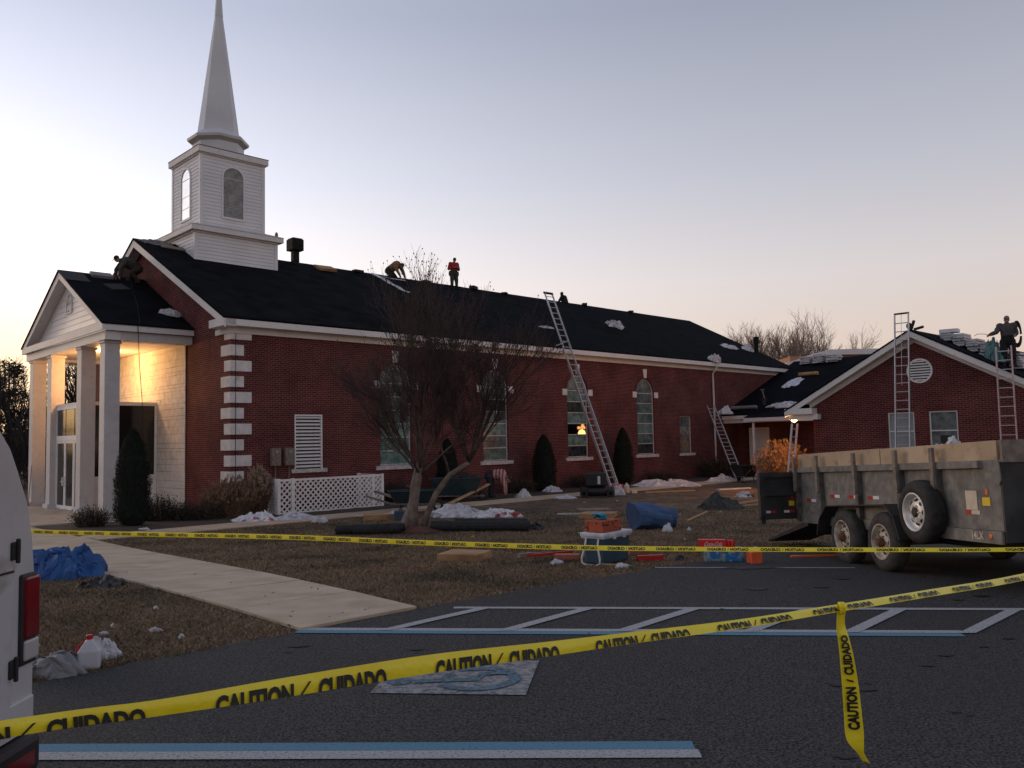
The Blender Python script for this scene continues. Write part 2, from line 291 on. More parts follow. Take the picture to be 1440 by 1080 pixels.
worn_paint('paint_white', (0.40, 0.40, 0.41), 0.36, 0.50, 55); worn_paint('paint_blue', (0.085, 0.23, 0.33), 0.34, 0.48, 55); worn_paint('paint_worn', (0.34, 0.34, 0.35), 0.36, 0.62, 22); worn_paint('paint_blue_worn', (0.10, 0.22, 0.30), 0.40, 0.60, 30); worn_paint('paint_thin', (0.34, 0.34, 0.35), 0.38, 0.58, 40)
m_ = mat('cloth_stripe', (0.3, 0.02, 0.02)); _nt = m_.node_tree; _w = _nt.nodes.new('ShaderNodeTexWave'); _w.inputs['Scale'].default_value = 2.4; _w.bands_direction = 'X'
_tc = _nt.nodes.new('ShaderNodeTexCoord'); _nt.links.new(_tc.outputs['Object'], _w.inputs['Vector']); _rp = _nt.nodes.new('ShaderNodeValToRGB'); _rp.color_ramp.interpolation = 'CONSTANT'
_rp.color_ramp.elements[0].color = (0.30, 0.05, 0.05, 1); _rp.color_ramp.elements[1].color = (0.42, 0.33, 0.30, 1); _rp.color_ramp.elements[1].position = 0.55
_nt.links.new(_w.outputs['Fac'], _rp.inputs['Fac']); _nt.links.new(_rp.outputs['Color'], _nt.nodes['Principled BSDF'].inputs['Base Color'])
mm = MATS
# ================================================================== GROUND
def sheet(name, pts_fn, nu, nv, m, kind='structure', dz=0.0):
    vs = []; fs = []
    for j in range(nv+1):
        for i in range(nu+1):
            x, y = pts_fn(i/nu, j/nv); vs.append((x, y, g(x, y)+dz))
    for j in range(nv):
        for i in range(nu): a = j*(nu+1)+i; fs.append((a, a+1, a+nu+2, a+nu+1))
    mb = MB(); mb.add(vs, fs); o = mb.build(name, m, smooth=True); o['kind'] = kind; return o
def axis(t, lo, hi, n0, n1, c):   # non-uniform axis, dense between n0..n1
    if t < 0.1: return lo+(n0-lo)*t/0.1
    if t > 0.9: return n1+(hi-n1)*(t-0.9)/0.1
    return n0+(n1-n0)*(t-0.1)/0.8
lawn = sheet('lawn', lambda a, b: (axis(a, -600, 600, -60, 60, 0), axis(b, -300, 900, -4, 60, 0)), 120, 160, mm['lawn'])
VE = -18.62
def lotp(a, b):
    u = -70+a*150; v = VE-b**1.6*70
    if b == 0: v += 0.05*nz((u*1.3, 0, 0))+0.04*nz((u*5, 3, 0))
    p = W(u, v); return p.x, p.y
lot = sheet('parking_lot', lotp, 300, 90, mm['asphalt'], dz=0.012)
def flat_strip(name, pts, m, parent=lot, dz=0.018, sub=12):
    """quad given by 4 ground corners (x,y): subdivided so that it follows the ground"""
    a, b, c, d = [Vector((p[0], p[1])) for p in pts]; vs = []; fs = []
    for i in range(sub+1):
        t = i/sub; p = a.lerp(b, t); q = d.lerp(c, t)
        for r in (p, q): vs.append((r.x, r.y, g(r.x, r.y)+dz))
        if i: k = 2*i; fs.append((k-2, k, k+1, k-1))
    mb = MB(); mb.add(vs, fs); return mb.build(name, m, parent)
def line(name, a, b, w, m, dz=0.018, slant=0):
    a, b = Vector(a), Vector(b); d = (b-a).normalized(); n = Vector((-d.y, d.x))*w/2
    return flat_strip(name, (a-n, b-n, b+n, a+n), m, dz=dz)
line('painted_line', (-4.2, 5.06), (0.98, 4.83), 0.125, mm['paint_blue']); line('painted_line', (-4.2, 4.935), (0.99, 4.705), 0.12, mm['paint_white'])
line('painted_line', (-2.05, 7.90), (3.80, 7.25), 0.11, mm['paint_blue']); line('painted_line', (-2.05, 8.01), (3.86, 7.36), 0.10, mm['paint_white'])
line('painted_line', (-0.66, 8.90), (4.95, 8.22), 0.10, mm['paint_white'])
for x0, x1 in ((-1.30, -0.35), (-0.20, 0.72), (0.85, 1.78), (1.95, 2.90), (2.82, 3.75), (3.78, 4.80)):
    ya = 7.95-(x0+2.05)*0.111; yb = 8.86-(x1+0.66)*0.121
    flat_strip('painted_line', ((x0, ya), (x1-0.08, yb), (x1+0.08, yb), (x0+0.16, ya)), mm['paint_white'], dz=0.021)
line('painted_line', (1.95, 11.86), (4.55, 11.36), 0.08, mm['paint_white']); line('painted_line', (8.5, 4.6), (14.5, 3.9), 0.12, mm['paint_white'])
# wheelchair symbol: worn white field, blue strokes
flat_strip('painted_field', ((-1.03, 5.94), (0.05, 5.82), (0.17, 6.70), (-0.95, 6.79)), mm['paint_worn'])
def ribbon(name, pts, w, m, dz=0.0235, closed=False):
    pts = [Vector(p) for p in pts]; vs, fs = [], []; n = len(pts)
    for i, p in enumerate(pts):
        t = (pts[(i+1) % n if closed else min(i+1, n-1)]-pts[(i-1) % n if closed else max(i-1, 0)]).normalized(); q = Vector((-t.y, t.x))*w/2
        for r in (p-q, p+q): vs.append((r.x, r.y, g(r.x, r.y)+dz))
    for i in range(n if closed else n-1): a, b = 2*i, 2*((i+1) % n); fs.append((a, b, b+1, a+1))
    mb = MB(); mb.add(vs, fs); return mb.build(name, m, lot)
_arc = [(-0.24+0.28*math.cos(a)-0.06, 6.23+0.26*math.sin(a)) for a in np.linspace(math.radians(-150), math.radians(120), 26)]
ribbon('painted_symbol', _arc, 0.085, mm['paint_blue_worn'])
ribbon('painted_symbol', [(-0.75, 6.18), (-0.30, 6.20), (-0.26, 6.34), (-0.08, 6.36)], 0.085, mm['paint_blue_worn'], dz=0.0245)
ribbon('painted_symbol', [(-0.52, 6.20), (-0.50, 6.36)], 0.07, mm['paint_blue_worn'], dz=0.0238)
ribbon('painted_symbol', [(-0.86+0.05*math.cos(a), 6.20+0.05*math.sin(a)) for a in np.linspace(0, 2*math.pi, 12, endpoint=False)], 0.09, mm['paint_blue_worn'], dz=0.0228, closed=True)
def blob_sheet(name, c, rx, ry, m, dz=0.019, seed=0, parent=lot, n=18, rot=0.0):
    vs = []; 
    for k in range(n):
        a = 2*math.pi*k/n; r = 1+0.45*nz((math.cos(a)*1.7+seed*3.1, math.sin(a)*1.7, seed))
        x, y = rx*r*math.cos(a), ry*r*math.sin(a); x, y = x*math.cos(rot)-y*math.sin(rot), x*math.sin(rot)+y*math.cos(rot)
        vs.append((c[0]+x, c[1]+y, g(c[0]+x, c[1]+y)+dz))
    mb = MB(); mb.poly(vs); return mb.build(name, m, parent)
for i, (x, y, rx, ry) in enumerate(((2.20,5.93,.05,.05),(2.36,5.80,.08,.045),(3.05,6.35,.05,.04),(3.32,6.62,.06,.04),(3.75,6.85,.035,.03),(4.1,7.1,.045,.03),(4.55,7.3,.04,.03),(1.75,4.62,.055,.03),(2.75,9.7,.13,.10),(3.5,9.75,.09,.08),(3.98,10.35,.08,.08),(3.3,11.6,.42,.14),(4.9,8.95,.09,.06),(4.55,8.75,.05,.04),(-1.9,7.35,.10,.05),(-0.85,7.15,.07,.04),(0.6,7.4,.03,.03),(-0.9,4.2,.04,.03),(2.7,5.3,.03,.02))):
    blob_sheet('oil_stain', (x, y), rx, ry, mm['oil'], seed=i+1)
for i in range(16):
    x = rnd.uniform(-2.2, 4.6); y = rnd.uniform(3.8, 8.8); blob_sheet('oil_stain', (x, y), rnd.uniform(.012,.03), rnd.uniform(.012,.03), mm['oil'], seed=40+i)
# --- walks: every concrete slab is a piece of its own
def slab_walk(name, rows):
    root = None; base = MB()
    for r in rows: base.poly([(p.x, p.y, g(p.x, p.y)+0.006) for p in [W(*q) for q in r]])
    root = base.build(name, mm['mulch']); root['kind'] = 'structure'
    for r in rows:
        c = sum((Vector(q) for q in r), Vector((0, 0)))/4; pts = []
        for q in r:
            d = Vector(q)-c; q2 = c+d*(1-0.020/ max(d.length, .1)); p = W(q2.x, q2.y); pts.append((p.x, p.y, g(p.x, p.y)-0.08+rnd.uniform(0, .004)))
        mb = MB(); mb.prism(pts, (0, 0, 0.115)); mb.build('concrete_slab', mm['concrete'], root, bevel=0.006)
    return root
def ledge(v):  # left/right edges of main walk
    t = (v+18.62)/14.0; return -8.2+0.45*t, -6.81+1.35*t
rows = []; vs_ = list(np.linspace(-18.60, -3.0, 12))
for a, b in zip(vs_[:-1], vs_[1:]):
    la, ra = ledge(a); lb, rb = ledge(b); rows.append(((la, a), (ra, a), (rb, b), (lb, b)))
slab_walk('front_walk', rows)
rows = []
for i in range(28):
    a = -5.35+i*1.5; rows.append(((a, -4.25), (a+1.5, -4.25), (a+1.5, -2.85), (a, -2.85)))
slab_walk('side_walk', rows)
rows = []
for i in range(4):
    for j in range(12):
        v = -3.0+j*1.5
        if v >= 1.5 or True: rows.append(((-7.9+i*1.25, v), (-6.65+i*1.25, v), (-6.65+i*1.25, v+1.5), (-7.9+i*1.25, v+1.5))) if (i < 2 or v >= 1.4) else None
slab_walk('entrance_patio', rows)
# mulch beds against the church
bed = MB()
for (u0, u1, v0, v1) in ((-5.3, -0.2, -2.8, 1.4), (-0.2, 29.0, -2.8, -0.05)):
    nu, nv = max(2, int((u1-u0)/.35)), max(2, int((v1-v0)/.35)); vs = []; fs = []
    for j in range(nv+1):
        for i in range(nu+1):
            u, v = u0+(u1-u0)*i/nu, v0+(v1-v0)*j/nv; p = W(u, v); e = min(i, nu-i, j, nv-j)
            vs.append((p.x, p.y, g(p.x, p.y)+0.012+(0.05*abs(nz((p.x*2, p.y*2, 0)))+0.03 if e else 0)))
    for j in range(nv):
        for i in range(nu): a = j*(nu+1)+i; fs.append((a, a+1, a+nu+2, a+nu+1))
    bed.add(vs, fs)
bed.build('planting_bed', mm['mulch'], smooth=True)['kind'] = 'structure'
# --- dormant grass blades
def make_blades():
    rs = np.random.RandomState(3); V = []; n = 190000
    t = rs.rand(n*2); Y = 6.2*(26/6.2)**t; X = (rs.rand(n*2)*2-1)*(0.78*Y+0.6)
    dx, dy = X-KX, Y-KY; U_ = dx*UX+dy*UY; V_ = dx*VX+dy*VY
    tt = (V_+18.62)/14; ok = (V_ > VE+0.03+0.05*np.sin(U_*7)) & (V_ < -4.3) & ~((U_ > -8.2+.45*tt-.02) & (U_ < -6.81+1.35*tt+.02))
    pn = np.array([noise.noise(Vector((x*0.7, y*0.7, 0))) for x, y in zip(X[::1], Y[::1])]) if False else np.sin(X*1.3+np.sin(Y*.9)*2)*np.cos(Y*1.1+X*.4)
    ok &= (rs.rand(n*2) < 0.80+0.10*pn)
    X, Y = X[ok][:n], Y[ok][:n]; m = len(X)
    tY = np.clip((Y-8)/14, 0, 1); Z = -0.47*tY*tY*(3-2*tY)
    h = (0.018+0.035*rs.rand(m)); wd = 0.0022+0.00045*Y; an = rs.rand(m)*6.283; ln = 0.02+0.05*rs.rand(m); la = rs.rand(m)*6.283
    P = np.zeros((m, 3, 3)); P[:, 0, 0] = X-np.cos(an)*wd; P[:, 0, 1] = Y-np.sin(an)*wd; P[:, 0, 2] = Z-0.003
    P[:, 1, 0] = X+np.cos(an)*wd; P[:, 1, 1] = Y+np.sin(an)*wd; P[:, 1, 2] = Z-0.003
    P[:, 2, 0] = X+np.cos(la)*ln; P[:, 2, 1] = Y+np.sin(la)*ln; P[:, 2, 2] = Z+h
    me = bpy.data.meshes.new('dormant_grass'); me.vertices.add(3*m); me.vertices.foreach_set('co', P.reshape(-1)); me.loops.add(3*m); me.loops.foreach_set('vertex_index', np.arange(3*m, dtype=np.int32))
    me.polygons.add(m); me.polygons.foreach_set('loop_start', np.arange(0, 3*m, 3, dtype=np.int32)); me.polygons.foreach_set('loop_total', np.full(m, 3, dtype=np.int32)); me.update()
    o = link('dormant_grass', me, mm['blade']); tag(o, 'short brown dormant grass covering the lawn', 'grass', kind='stuff')
make_blades()

# ================================================================== CHURCH
church = thing('church', 'red brick church with white steeple, columned portico and dark stripped roof', 'church', W(0, 0, 0), CH_ROT)
def wall_panel(mb, fr, a0, a1, z0, z1, ops, depth=0.14):
    """wall in plane fr(a,z,d); openings (a0,a1,zb,zt,arched)"""
    cur = a0
    for (o0, o1, zb, zt, arch) in sorted(ops):
        mb.poly([fr(cur, z0, 0), fr(o0, z0, 0), fr(o0, z1, 0), fr(cur, z1, 0)]); cur = o1
        mb.poly([fr(o0, z0, 0), fr(o1, z0, 0), fr(o1, zb, 0), fr(o0, zb, 0)])
        ring = [(o1, zt), (o1, zb), (o0, zb), (o0, zt)]
        if arch:
            r = (o1-o0)/2; c = (o0+o1)/2; n = 14; arc = [(c-r*math.cos(math.pi*k/n), zt+r*math.sin(math.pi*k/n)) for k in range(n+1)]
            for p, q in zip(arc[:-1], arc[1:]): mb.poly([fr(p[0], p[1], 0), fr(q[0], q[1], 0), fr(q[0], z1, 0), fr(p[0], z1, 0)])
            ring = ring[:3]+arc+[(o1, zt)]
        else: mb.poly([fr(o0, zt, 0), fr(o1, zt, 0), fr(o1, z1, 0), fr(o0, z1, 0)]); ring = ring+[(o1, zt)]
        for p, q in zip(ring[:-1], ring[1:]): mb.poly([fr(p[0], p[1], 0), fr(q[0], q[1], 0), fr(q[0], q[1], depth), fr(p[0], p[1], depth)])
    mb.poly([fr(cur, z0, 0), fr(a1, z0, 0), fr(a1, z1, 0), fr(cur, z1, 0)])
CV, LEN, WID = 7.45, 37.1, 14.9
SIDE = lambda a, z, d: Vector((a, d, z))            # wall v=0, depth inward +v
FRONT = lambda a, z, d: Vector((d, a, z))           # wall u=0
WC = (6.56, 11.72, 16.95, 22.15)
ops = [(c-.725, c+.725, 0.90, 3.99, True) for c in WC]+[(2.30, 3.38, 0.92, 2.78, False), (25.10, 26.20, 0.88, 2.86, False)]
w_ = MB(); wall_panel(w_, SIDE, 0, LEN-.4, -0.7, 5.6, ops)
w_.poly([(LEN-.4, 0, -.7), (LEN-.4, WID, -.7), (LEN-.4, WID, 5.6), (LEN-.4, CV, 9.7), (LEN-.4, 0, 5.6)])
w_.poly([(0, WID, -.7), (LEN-.4, WID, -.7), (LEN-.4, WID, 5.6), (0, WID, 5.6)])
w_.poly([(0, 0, -.7), (0, WID, -.7), (0, WID, 5.6), (0, CV, 9.55), (0, 0, 5.6)])
w_.build('wall', mm['brick'], church)
SL = 0.508
def rz(v): return 5.90+(v+.42)*SL
U0, U1 = -0.42, 37.5
for s in (0, 1):
    f = (lambda v: v) if s == 0 else (lambda v: 2*CV-v)
    r_ = MB(); P_ = [(f(-.44), rz(-.44)), (f(CV), rz(CV)), (f(CV), rz(CV)-.06), (f(-.44), rz(-.44)-.06)]
    nseg = 40; 
    for k in range(nseg):
        ua, ub = U0-.03+(U1+.06-U0)*k/nseg, U0-.03+(U1+.06-U0)*(k+1)/nseg
        for j in range(10):
            va, vb = -.44+(CV+.44)*j/10, -.44+(CV+.44)*(j+1)/10
            q = []
            for (uu, vv) in ((ua, va), (ub, va), (ub, vb), (ua, vb)):
                wob = 0.018*nz((uu*.45, vv*.6, s*9)) if 0 < vv < CV-.1 and U0 < uu < U1 else (0.02*nz((uu*.6, 5, s)) if vv >= CV-.1 else 0)
                q.append((uu, f(vv), rz(vv)+wob))
            r_.poly(q)
    r_.prism([(U0-.03, a, b-.004) for a, b in P_], (U1-U0+.06, 0, 0)); bm_o = r_.build('roof_slope', mm['roof'], church)
    e = MB(); e.box(U0, U1, f(-.42)-.015, f(-.42)+.015, 5.62, 5.865) if s == 0 else e.box(U0, U1, f(-.42)-.015, f(-.42)+.015, 5.62, 5.865)
    e.build('fascia', mm['trim'], church)
    e = MB(); a, b = sorted((f(-.40), f(.0))); e.box(U0+.02, U1-.02, a, b, 5.63, 5.66); e.build('soffit', mm['trim'], church)
    e = MB(); a, b = sorted((f(-.06), f(-.004))); e.box(-.03, LEN-.42, a, b, 5.42, 5.64); e.build('frieze', mm['trim'], church)
    for ue, nm in ((U0, 'rake_board'), (U1-.04, 'rake_board')):
        e = MB(); q = [(ue, f(-.46), rz(-.46)-.34), (ue, f(-.46), rz(-.46)-.065), (ue, f(CV), rz(CV)-.065), (ue, f(CV), rz(CV)-.36)]; e.prism(q, (.04, 0, 0)); e.build(nm, mm['trim'], church)
        e = MB(); q = [(ue+.04, f(.0), rz(.0)-.30), (ue+.04, f(.0), rz(.0)-.27), (ue+.04, f(CV), rz(CV)-.27), (ue+.04, f(CV), rz(CV)-.30)]; e.prism(q, (.37 if ue < 0 else -.5, 0, 0)); e.build('rake_soffit', mm['trim'], church)
    e = MB(); a, b = sorted((f(-.435), f(.68))); e.box(-.43, -.02, a, b, 5.60, 5.86); e.build('cornice_return', mm['trim'], church)
    e = MB(); a, b = sorted((f(-.062), f(1.01))); e.box(-.064, -.004, a, b, 5.42, 5.60); e.build('frieze_return', mm['trim'], church)
# quoins at both front corners
for s in (0, 1):
    for k in range(11):
        zt = 5.40-0.515*k; h = 0.355 if k else 0.20; zt = zt if k else 5.415; zz = zt if k == 0 else 5.40-0.515*k+.16
        Ls, Lf = (0.72, 0.42) if k % 2 == 0 else (0.45, 0.66)
        q = MB(); o = .028
        if s == 0: q.prism([(-o, -o, zz-h), (Ls, -o, zz-h), (Ls, .04, zz-h), (.04, .04, zz-h), (.04, Lf, zz-h), (-o, Lf, zz-h)], (0, 0, h))
        else: q.prism([(-o, WID+o, zz-h), (Ls, WID+o, zz-h), (Ls, WID-.04, zz-h), (.04, WID-.04, zz-h), (.04, WID-Lf, zz-h), (-o, WID-Lf, zz-h)], (0, 0, h))
        q.build('quoin', mm['quoin'], church, bevel=0.008)
c_ = MB(); c_.tube([(0.155, -.045, 5.42), (0.155, -.045, -.4)], .009, 5); c_.build('ground_cable', mm['dark_metal'], church)
# arched windows
BANDS = {0: ['stain_grey', 'stain_grey', 'stain_green', 'stain_green', 'stain_teal', 'stain_green', 'stain_teal'],
         1: ['stain_grey', 'stain_grey', 'stain_dark', 'stain_green', 'stain_teal', 'stain_grey', 'stain_green'],
         2: ['stain_grey', 'stain_green', 'stain_dark', 'stain_teal', None, 'stain_teal', 'stain_dark'],
         3: ['stain_grey', 'stain_grey', 'stain_green', 'stain_green', 'stain_teal', 'stain_green', 'stain_dark']}
gl = bpy.data.materials.new('glass_clear'); gl.use_nodes = True; _n = gl.node_tree; _n.nodes.clear(); _o = _n.nodes.new('ShaderNodeOutputMaterial'); _t = _n.nodes.new('ShaderNodeBsdfRefraction'); _t.inputs[0].default_value = (.8, .75, .68, 1); _t.inputs['IOR'].default_value = 1.12; _t.inputs['Roughness'].default_value = .28; _g = _n.nodes.new('ShaderNodeBsdfGlossy'); _g.inputs['Roughness'].default_value = .1
_x = _n.nodes.new('ShaderNodeMixShader'); _x.inputs[0].default_value = .10; _n.links.new(_t.outputs[0], _x.inputs[1]); _n.links.new(_g.outputs[0], _x.inputs[2]); _n.links.new(_x.outputs[0], _o.inputs[0]); mm['glass_clear'] = gl
for wi, c in enumerate(WC):
    r = .725; fr = MB(); d0, d1 = .085, .135
    def arcpts(rr, n=16, zc=3.99): return [(c-rr*math.cos(math.pi*k/n), zc+rr*math.sin(math.pi*k/n)) for k in range(n+1)]
    o_, i_ = arcpts(r), arcpts(r-.05)
    for k in range(16): fr.prism([(o_[k][0], d0, o_[k][1]), (o_[k+1][0], d0, o_[k+1][1]), (i_[k+1][0], d0, i_[k+1][1]), (i_[k][0], d0, i_[k][1])], (0, d1-d0, 0))
    fr.box(c-r, c-r+.05, d0, d1, .90, 3.99); fr.box(c+r-.05, c+r, d0, d1, .90, 3.99)
    zs = [.93+.51*k for k in range(7)]
    for z in zs: fr.box(c-r+.05, c+r-.05, d0+.006, d1-.004, z-.018, z+.018)
    win = fr.build('window', mm['sill'], church)
    pm = [(c-(r-.05)*math.cos(math.pi*k/16), 3.99+(r-.05)*math.sin(math.pi*k/16)) for k in range(17)]
    p = MB(); p.poly([(a, .115, max(b, 4.0)) for a, b in pm]); p.build('pane', mm[BANDS[wi][0]], win)
    for k in range(6):
        p = MB(); b = BANDS[wi][6-k]; p.poly([(c-r+.05, .115, zs[k]+.018), (c+r-.05, .115, zs[k]+.018), (c+r-.05, .115, zs[k+1]-.018), (c-r+.05, .115, zs[k+1]-.018)])
        p.build('pane', mm[b] if b else gl, win)
    s_ = MB(); s_.box(c-.93, c+.93, -.07, .08, .745, .90); s_.build('sill', mm['sill'], win, bevel=.008)
    s_ = MB(); s_.prism([(c-.11, -.035, 4.77), (c+.11, -.035, 4.77), (c+.16, -.035, 5.22), (c-.16, -.035, 5.22)], (0, .03, 0)); s_.build('keystone', mm['quoin'], win)
    for sx in (-1, 1):
        s_ = MB(); a, b = sorted((c+sx*.735, c+sx*1.05)); s_.box(a, b, -.032, -.003, 3.76, 4.05); s_.build('impost_block', mm['quoin'], win, bevel=.006)
    s_ = MB(); n = 26
    for k in range(n):        # soldier bricks round the arch
        a = math.pi*(k+.5)/n
        if abs(a-math.pi/2) < .12: continue
        x, z = c-math.cos(a)*(r+.11), 3.99+math.sin(a)*(r+.11)
        s_.obox((x, -.006, z), (.19, .02, .072), Matrix.Rotation(-(math.pi-a), 3, 'Y'))
    so = s_.build('arch_bricks', mm['brick'], win); so['kind'] = 'stuff'
# louvred vent on the side wall
lv = MB(); lv.box(2.30, 3.38, .10, .13, .92, 2.78); lv_o = lv.build('louvre_vent', mm['black'], church)
e = MB(); e.box(2.30, 2.345, -.015, .1, .92, 2.78); e.box(3.335, 3.38, -.015, .1, .92, 2.78); e.box(2.345, 3.335, -.015, .1, 2.73, 2.78); e.build('frame', mm['white_paint'], lv_o)
sl = MB(); sl.obox((0, 0, 0), (.99, .105, .014), Matrix.Rotation(math.radians(38), 3, 'X')); slm = sl.mesh('slat'); slm.materials.append(mm['white_paint'])
for k in range(15): o = link('slat', slm, None, lv_o); o.location = (2.84, .035, 1.0+k*.12)
e = MB(); e.box(2.16, 3.55, -.06, .1, .78, .915); e.build('sill', mm['sill'], lv_o, bevel=.008)
# small window
sw = MB(); sw.box(25.10, 25.15, .08, .13, .88, 2.86); sw.box(26.15, 26.20, .08, .13, .88, 2.86); sw.box(25.15, 26.15, .08, .13, 2.81, 2.86); sw_o = sw.build('small_window', mm['sill'], church)
for k, nm in enumerate(('glow_amber', 'glow_amber', 'stain_smoke', 'stain_grey')):  # amber panes: the glow from indoors is put into the glass colour
    p = MB(); p.poly([(25.15, .11, .88+k*.4825), (26.15, .11, .88+k*.4825), (26.15, .11, .88+(k+1)*.4825-.008), (25.15, .11, .88+(k+1)*.4825-.008)]); p.build('pane', mm[nm], sw_o)
e = MB(); e.box(24.98, 26.42, -.06, .08, .74, .88); e.build('sill', mm['sill'], sw_o)
# down pipe and outlet
e = MB(); e.tube([(28.3, -.38, 5.63), (28.3, -.30, 5.45), (28.33, -.09, 5.25), (28.35, -.09, 2.5), (28.35, -.09, -.35)], .055, 8); e.build('down_pipe', mm['trim'], church, smooth=True)
# ---- portico
PU, PE0, PE1, PR = -3.02, 2.74, 2*CV-2.74, 8.31
def pz(v): return 5.87+(v-PE0)*(PR-5.87)/(CV-PE0)
for s in (0, 1):
    f = (lambda v: v) if s == 0 else (lambda v: 2*CV-v)
    r_ = MB(); r_.prism([(PU-.07, f(PE0-.03), pz(PE0-.03)), (PU-.07, f(CV), PR+.004), (PU-.07, f(CV), PR-.06), (PU-.07, f(PE0-.03), pz(PE0-.03)-.06)], (3.065, 0, 0)); r_.build('portico_roof', mm['roof'], church)
    e = MB(); q = [(PU-.03, f(PE0), pz(PE0)-.28), (PU-.03, f(PE0), pz(PE0)-.065), (PU-.03, f(CV), PR-.065), (PU-.03, f(CV), PR-.33)]; e.prism(q, (.05, 0, 0)); e.build('rake_board', mm['trim'], church)
    e = MB(); q = [(PU+.02, f(PE0+.3), pz(PE0+.3)-.27), (PU+.02, f(PE0+.3), pz(PE0+.3)-.25), (PU+.02, f(CV), PR-.25), (PU+.02, f(CV), PR-.27)]; e.prism(q, (.36, 0, 0)); e.build('rake_soffit', mm['trim'], church)
    e = MB(); a, b = sorted((f(PE0), f(PE0+.03))); e.box(PU+.0, -.03, a, b, 5.60, 5.83); e.build('fascia', mm['trim'], church)
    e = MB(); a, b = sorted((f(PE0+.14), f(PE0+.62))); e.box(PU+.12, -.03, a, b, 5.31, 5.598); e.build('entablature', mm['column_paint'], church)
e = MB(); e.box(PU-.035, PU+.03, PE0-.004, PE1+.004, 5.60, 5.845); e.build('cornice', mm['trim'], church)
e = MB(); e.box(PU+.10, PU+.58, PE0+.13, PE1-.13, 5.308, 5.596); e.build('entablature', mm['trim'], church)
e = MB(); e.box(PU+.2, -.02, PE0+.3, PE1-.3, 5.42, 5.46); e.build('ceiling', mm['white_paint'], church)
t_ = MB(); t_.poly([(PU+.37, PE0+.1, 5.70), (PU+.37, PE1-.1, 5.70), (PU+.37, CV, PR-.2)]); t_o = t_.build('pediment', mm['vinyl'], church)
def lap_boards(parent, m, fr, spans, z0, z1, pitch, proud=.02):
    k = 0; z = z0
    while z < z1-.01:
        zt = min(z+pitch, z1)
        for (aL0, aR0), (aL1, aR1) in [(s(z), s(zt)) for s in spans]:
            if aR0-aL0 > .02:
                b = MB(); q0 = [fr(aL0, z, -proud), fr(aR0, z, -proud), fr(aR1, zt, -.004), fr(aL1, zt, -.004)]; b.poly(q0)
                b.poly([fr(aL0, z, -proud), fr(aR0, z, -proud), fr(aR0, z, 0), fr(aL0, z, 0)]); b.poly([fr(aL0, z, -proud), fr(aL1, zt, -.004), fr(aL1, zt, 0), fr(aL0, z, 0)]); b.poly([fr(aR0, z, -proud), fr(aR1, zt, -.004), fr(aR1, zt, 0), fr(aR0, z, 0)])
                b.build('siding_board', m, parent)
        z = zt
FP = lambda a, z, d: Vector((PU+.365+d, a, z))
def pspan(z): h = max(0, (PR-.30-z)/((PR-5.87)/(CV-PE0))); return (CV-h, CV+h)
lap_boards(t_o, mm['vinyl'], FP, [pspan], 5.84, 7.95, .205)
# arched gable vent with tracery
e = MB(); n = 12; zc, rr = 7.15, .33; ring = [(CV-rr*math.cos(math.pi*k/n), zc+rr*math.sin(math.pi*k/n)) for k in range(n+1)]+[(CV+rr, 6.72), (CV-rr, 6.72)]
inr = [(CV+(a-CV)*.76, 6.78+(b-6.72)*.84) for a, b in ring]
for k in range(len(ring)):
    k2 = (k+1) % len(ring); e.prism([(PU+.31, ring[k][0], ring[k][1]), (PU+.31, ring[k2][0], ring[k2][1]), (PU+.31, inr[k2][0], inr[k2][1]), (PU+.31, inr[k][0], inr[k][1])], (.05, 0, 0))
vo = e.build('gable_vent', mm['trim'], church)
e = MB(); e.poly([(PU+.34, a, b) for a, b in inr]); e.build('backing', mm['stain_smoke'], vo)
for dy, dz, sx, sz in ((-.1, .12, .07, .16), (.1, .12, .07, .16), (-.13, -.2, .08, .14), (.0, -.17, .05, .13), (.13, -.2, .08, .14)):
    e = MB(); e.ellip((PU+.325, CV+dy, zc-.04+dz), (.012, sx, sz), 8, 6); e.build('tracery', mm['white_paint'], vo, smooth=True)
# columns
CW = .48
for cv in (3.36, 5.71, 9.19, 11.54):
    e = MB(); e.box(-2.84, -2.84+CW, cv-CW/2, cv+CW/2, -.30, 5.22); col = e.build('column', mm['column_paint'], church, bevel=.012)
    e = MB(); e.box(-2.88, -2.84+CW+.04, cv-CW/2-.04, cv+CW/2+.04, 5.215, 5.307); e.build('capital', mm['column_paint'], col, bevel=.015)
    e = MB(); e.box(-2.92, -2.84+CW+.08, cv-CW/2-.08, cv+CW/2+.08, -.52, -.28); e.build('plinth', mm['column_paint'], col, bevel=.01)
e = MB(); e.box(-3.3, -.02, 2.6, 12.3, -.62, -.455); e.build('porch_floor', mm['concrete'], church)
# stone-faced front wall: each panel its own piece
e = MB(); e.box(-.022, -.004, 3.43, 11.47, -.6, 5.42); bk = e.build('stone_backing', mm['shrub'], church)
z = -.5; row = 0
while z < 5.40:
    h = rnd.choice((.12, .19, .26, .26, .33)); h = min(h, 5.41-z); a = 3.435-rnd.uniform(0, .0); first = True
    while a < 11.46:
        L_ = rnd.uniform(.5, 1.7); b = min(a+L_, 11.465); b = 11.465 if 11.465-b < .3 else b
        d = rnd.uniform(.040, .052); jit = rnd.choice((0.005, 0.009, 0.013))
        m_ = MB(); m_.box(-d, -.024, a+.0018, b-.0018, z+jit/2, z+h-jit/2); m_.build('stone_panel', mm['stone_white'], bk); a = b
    z += h
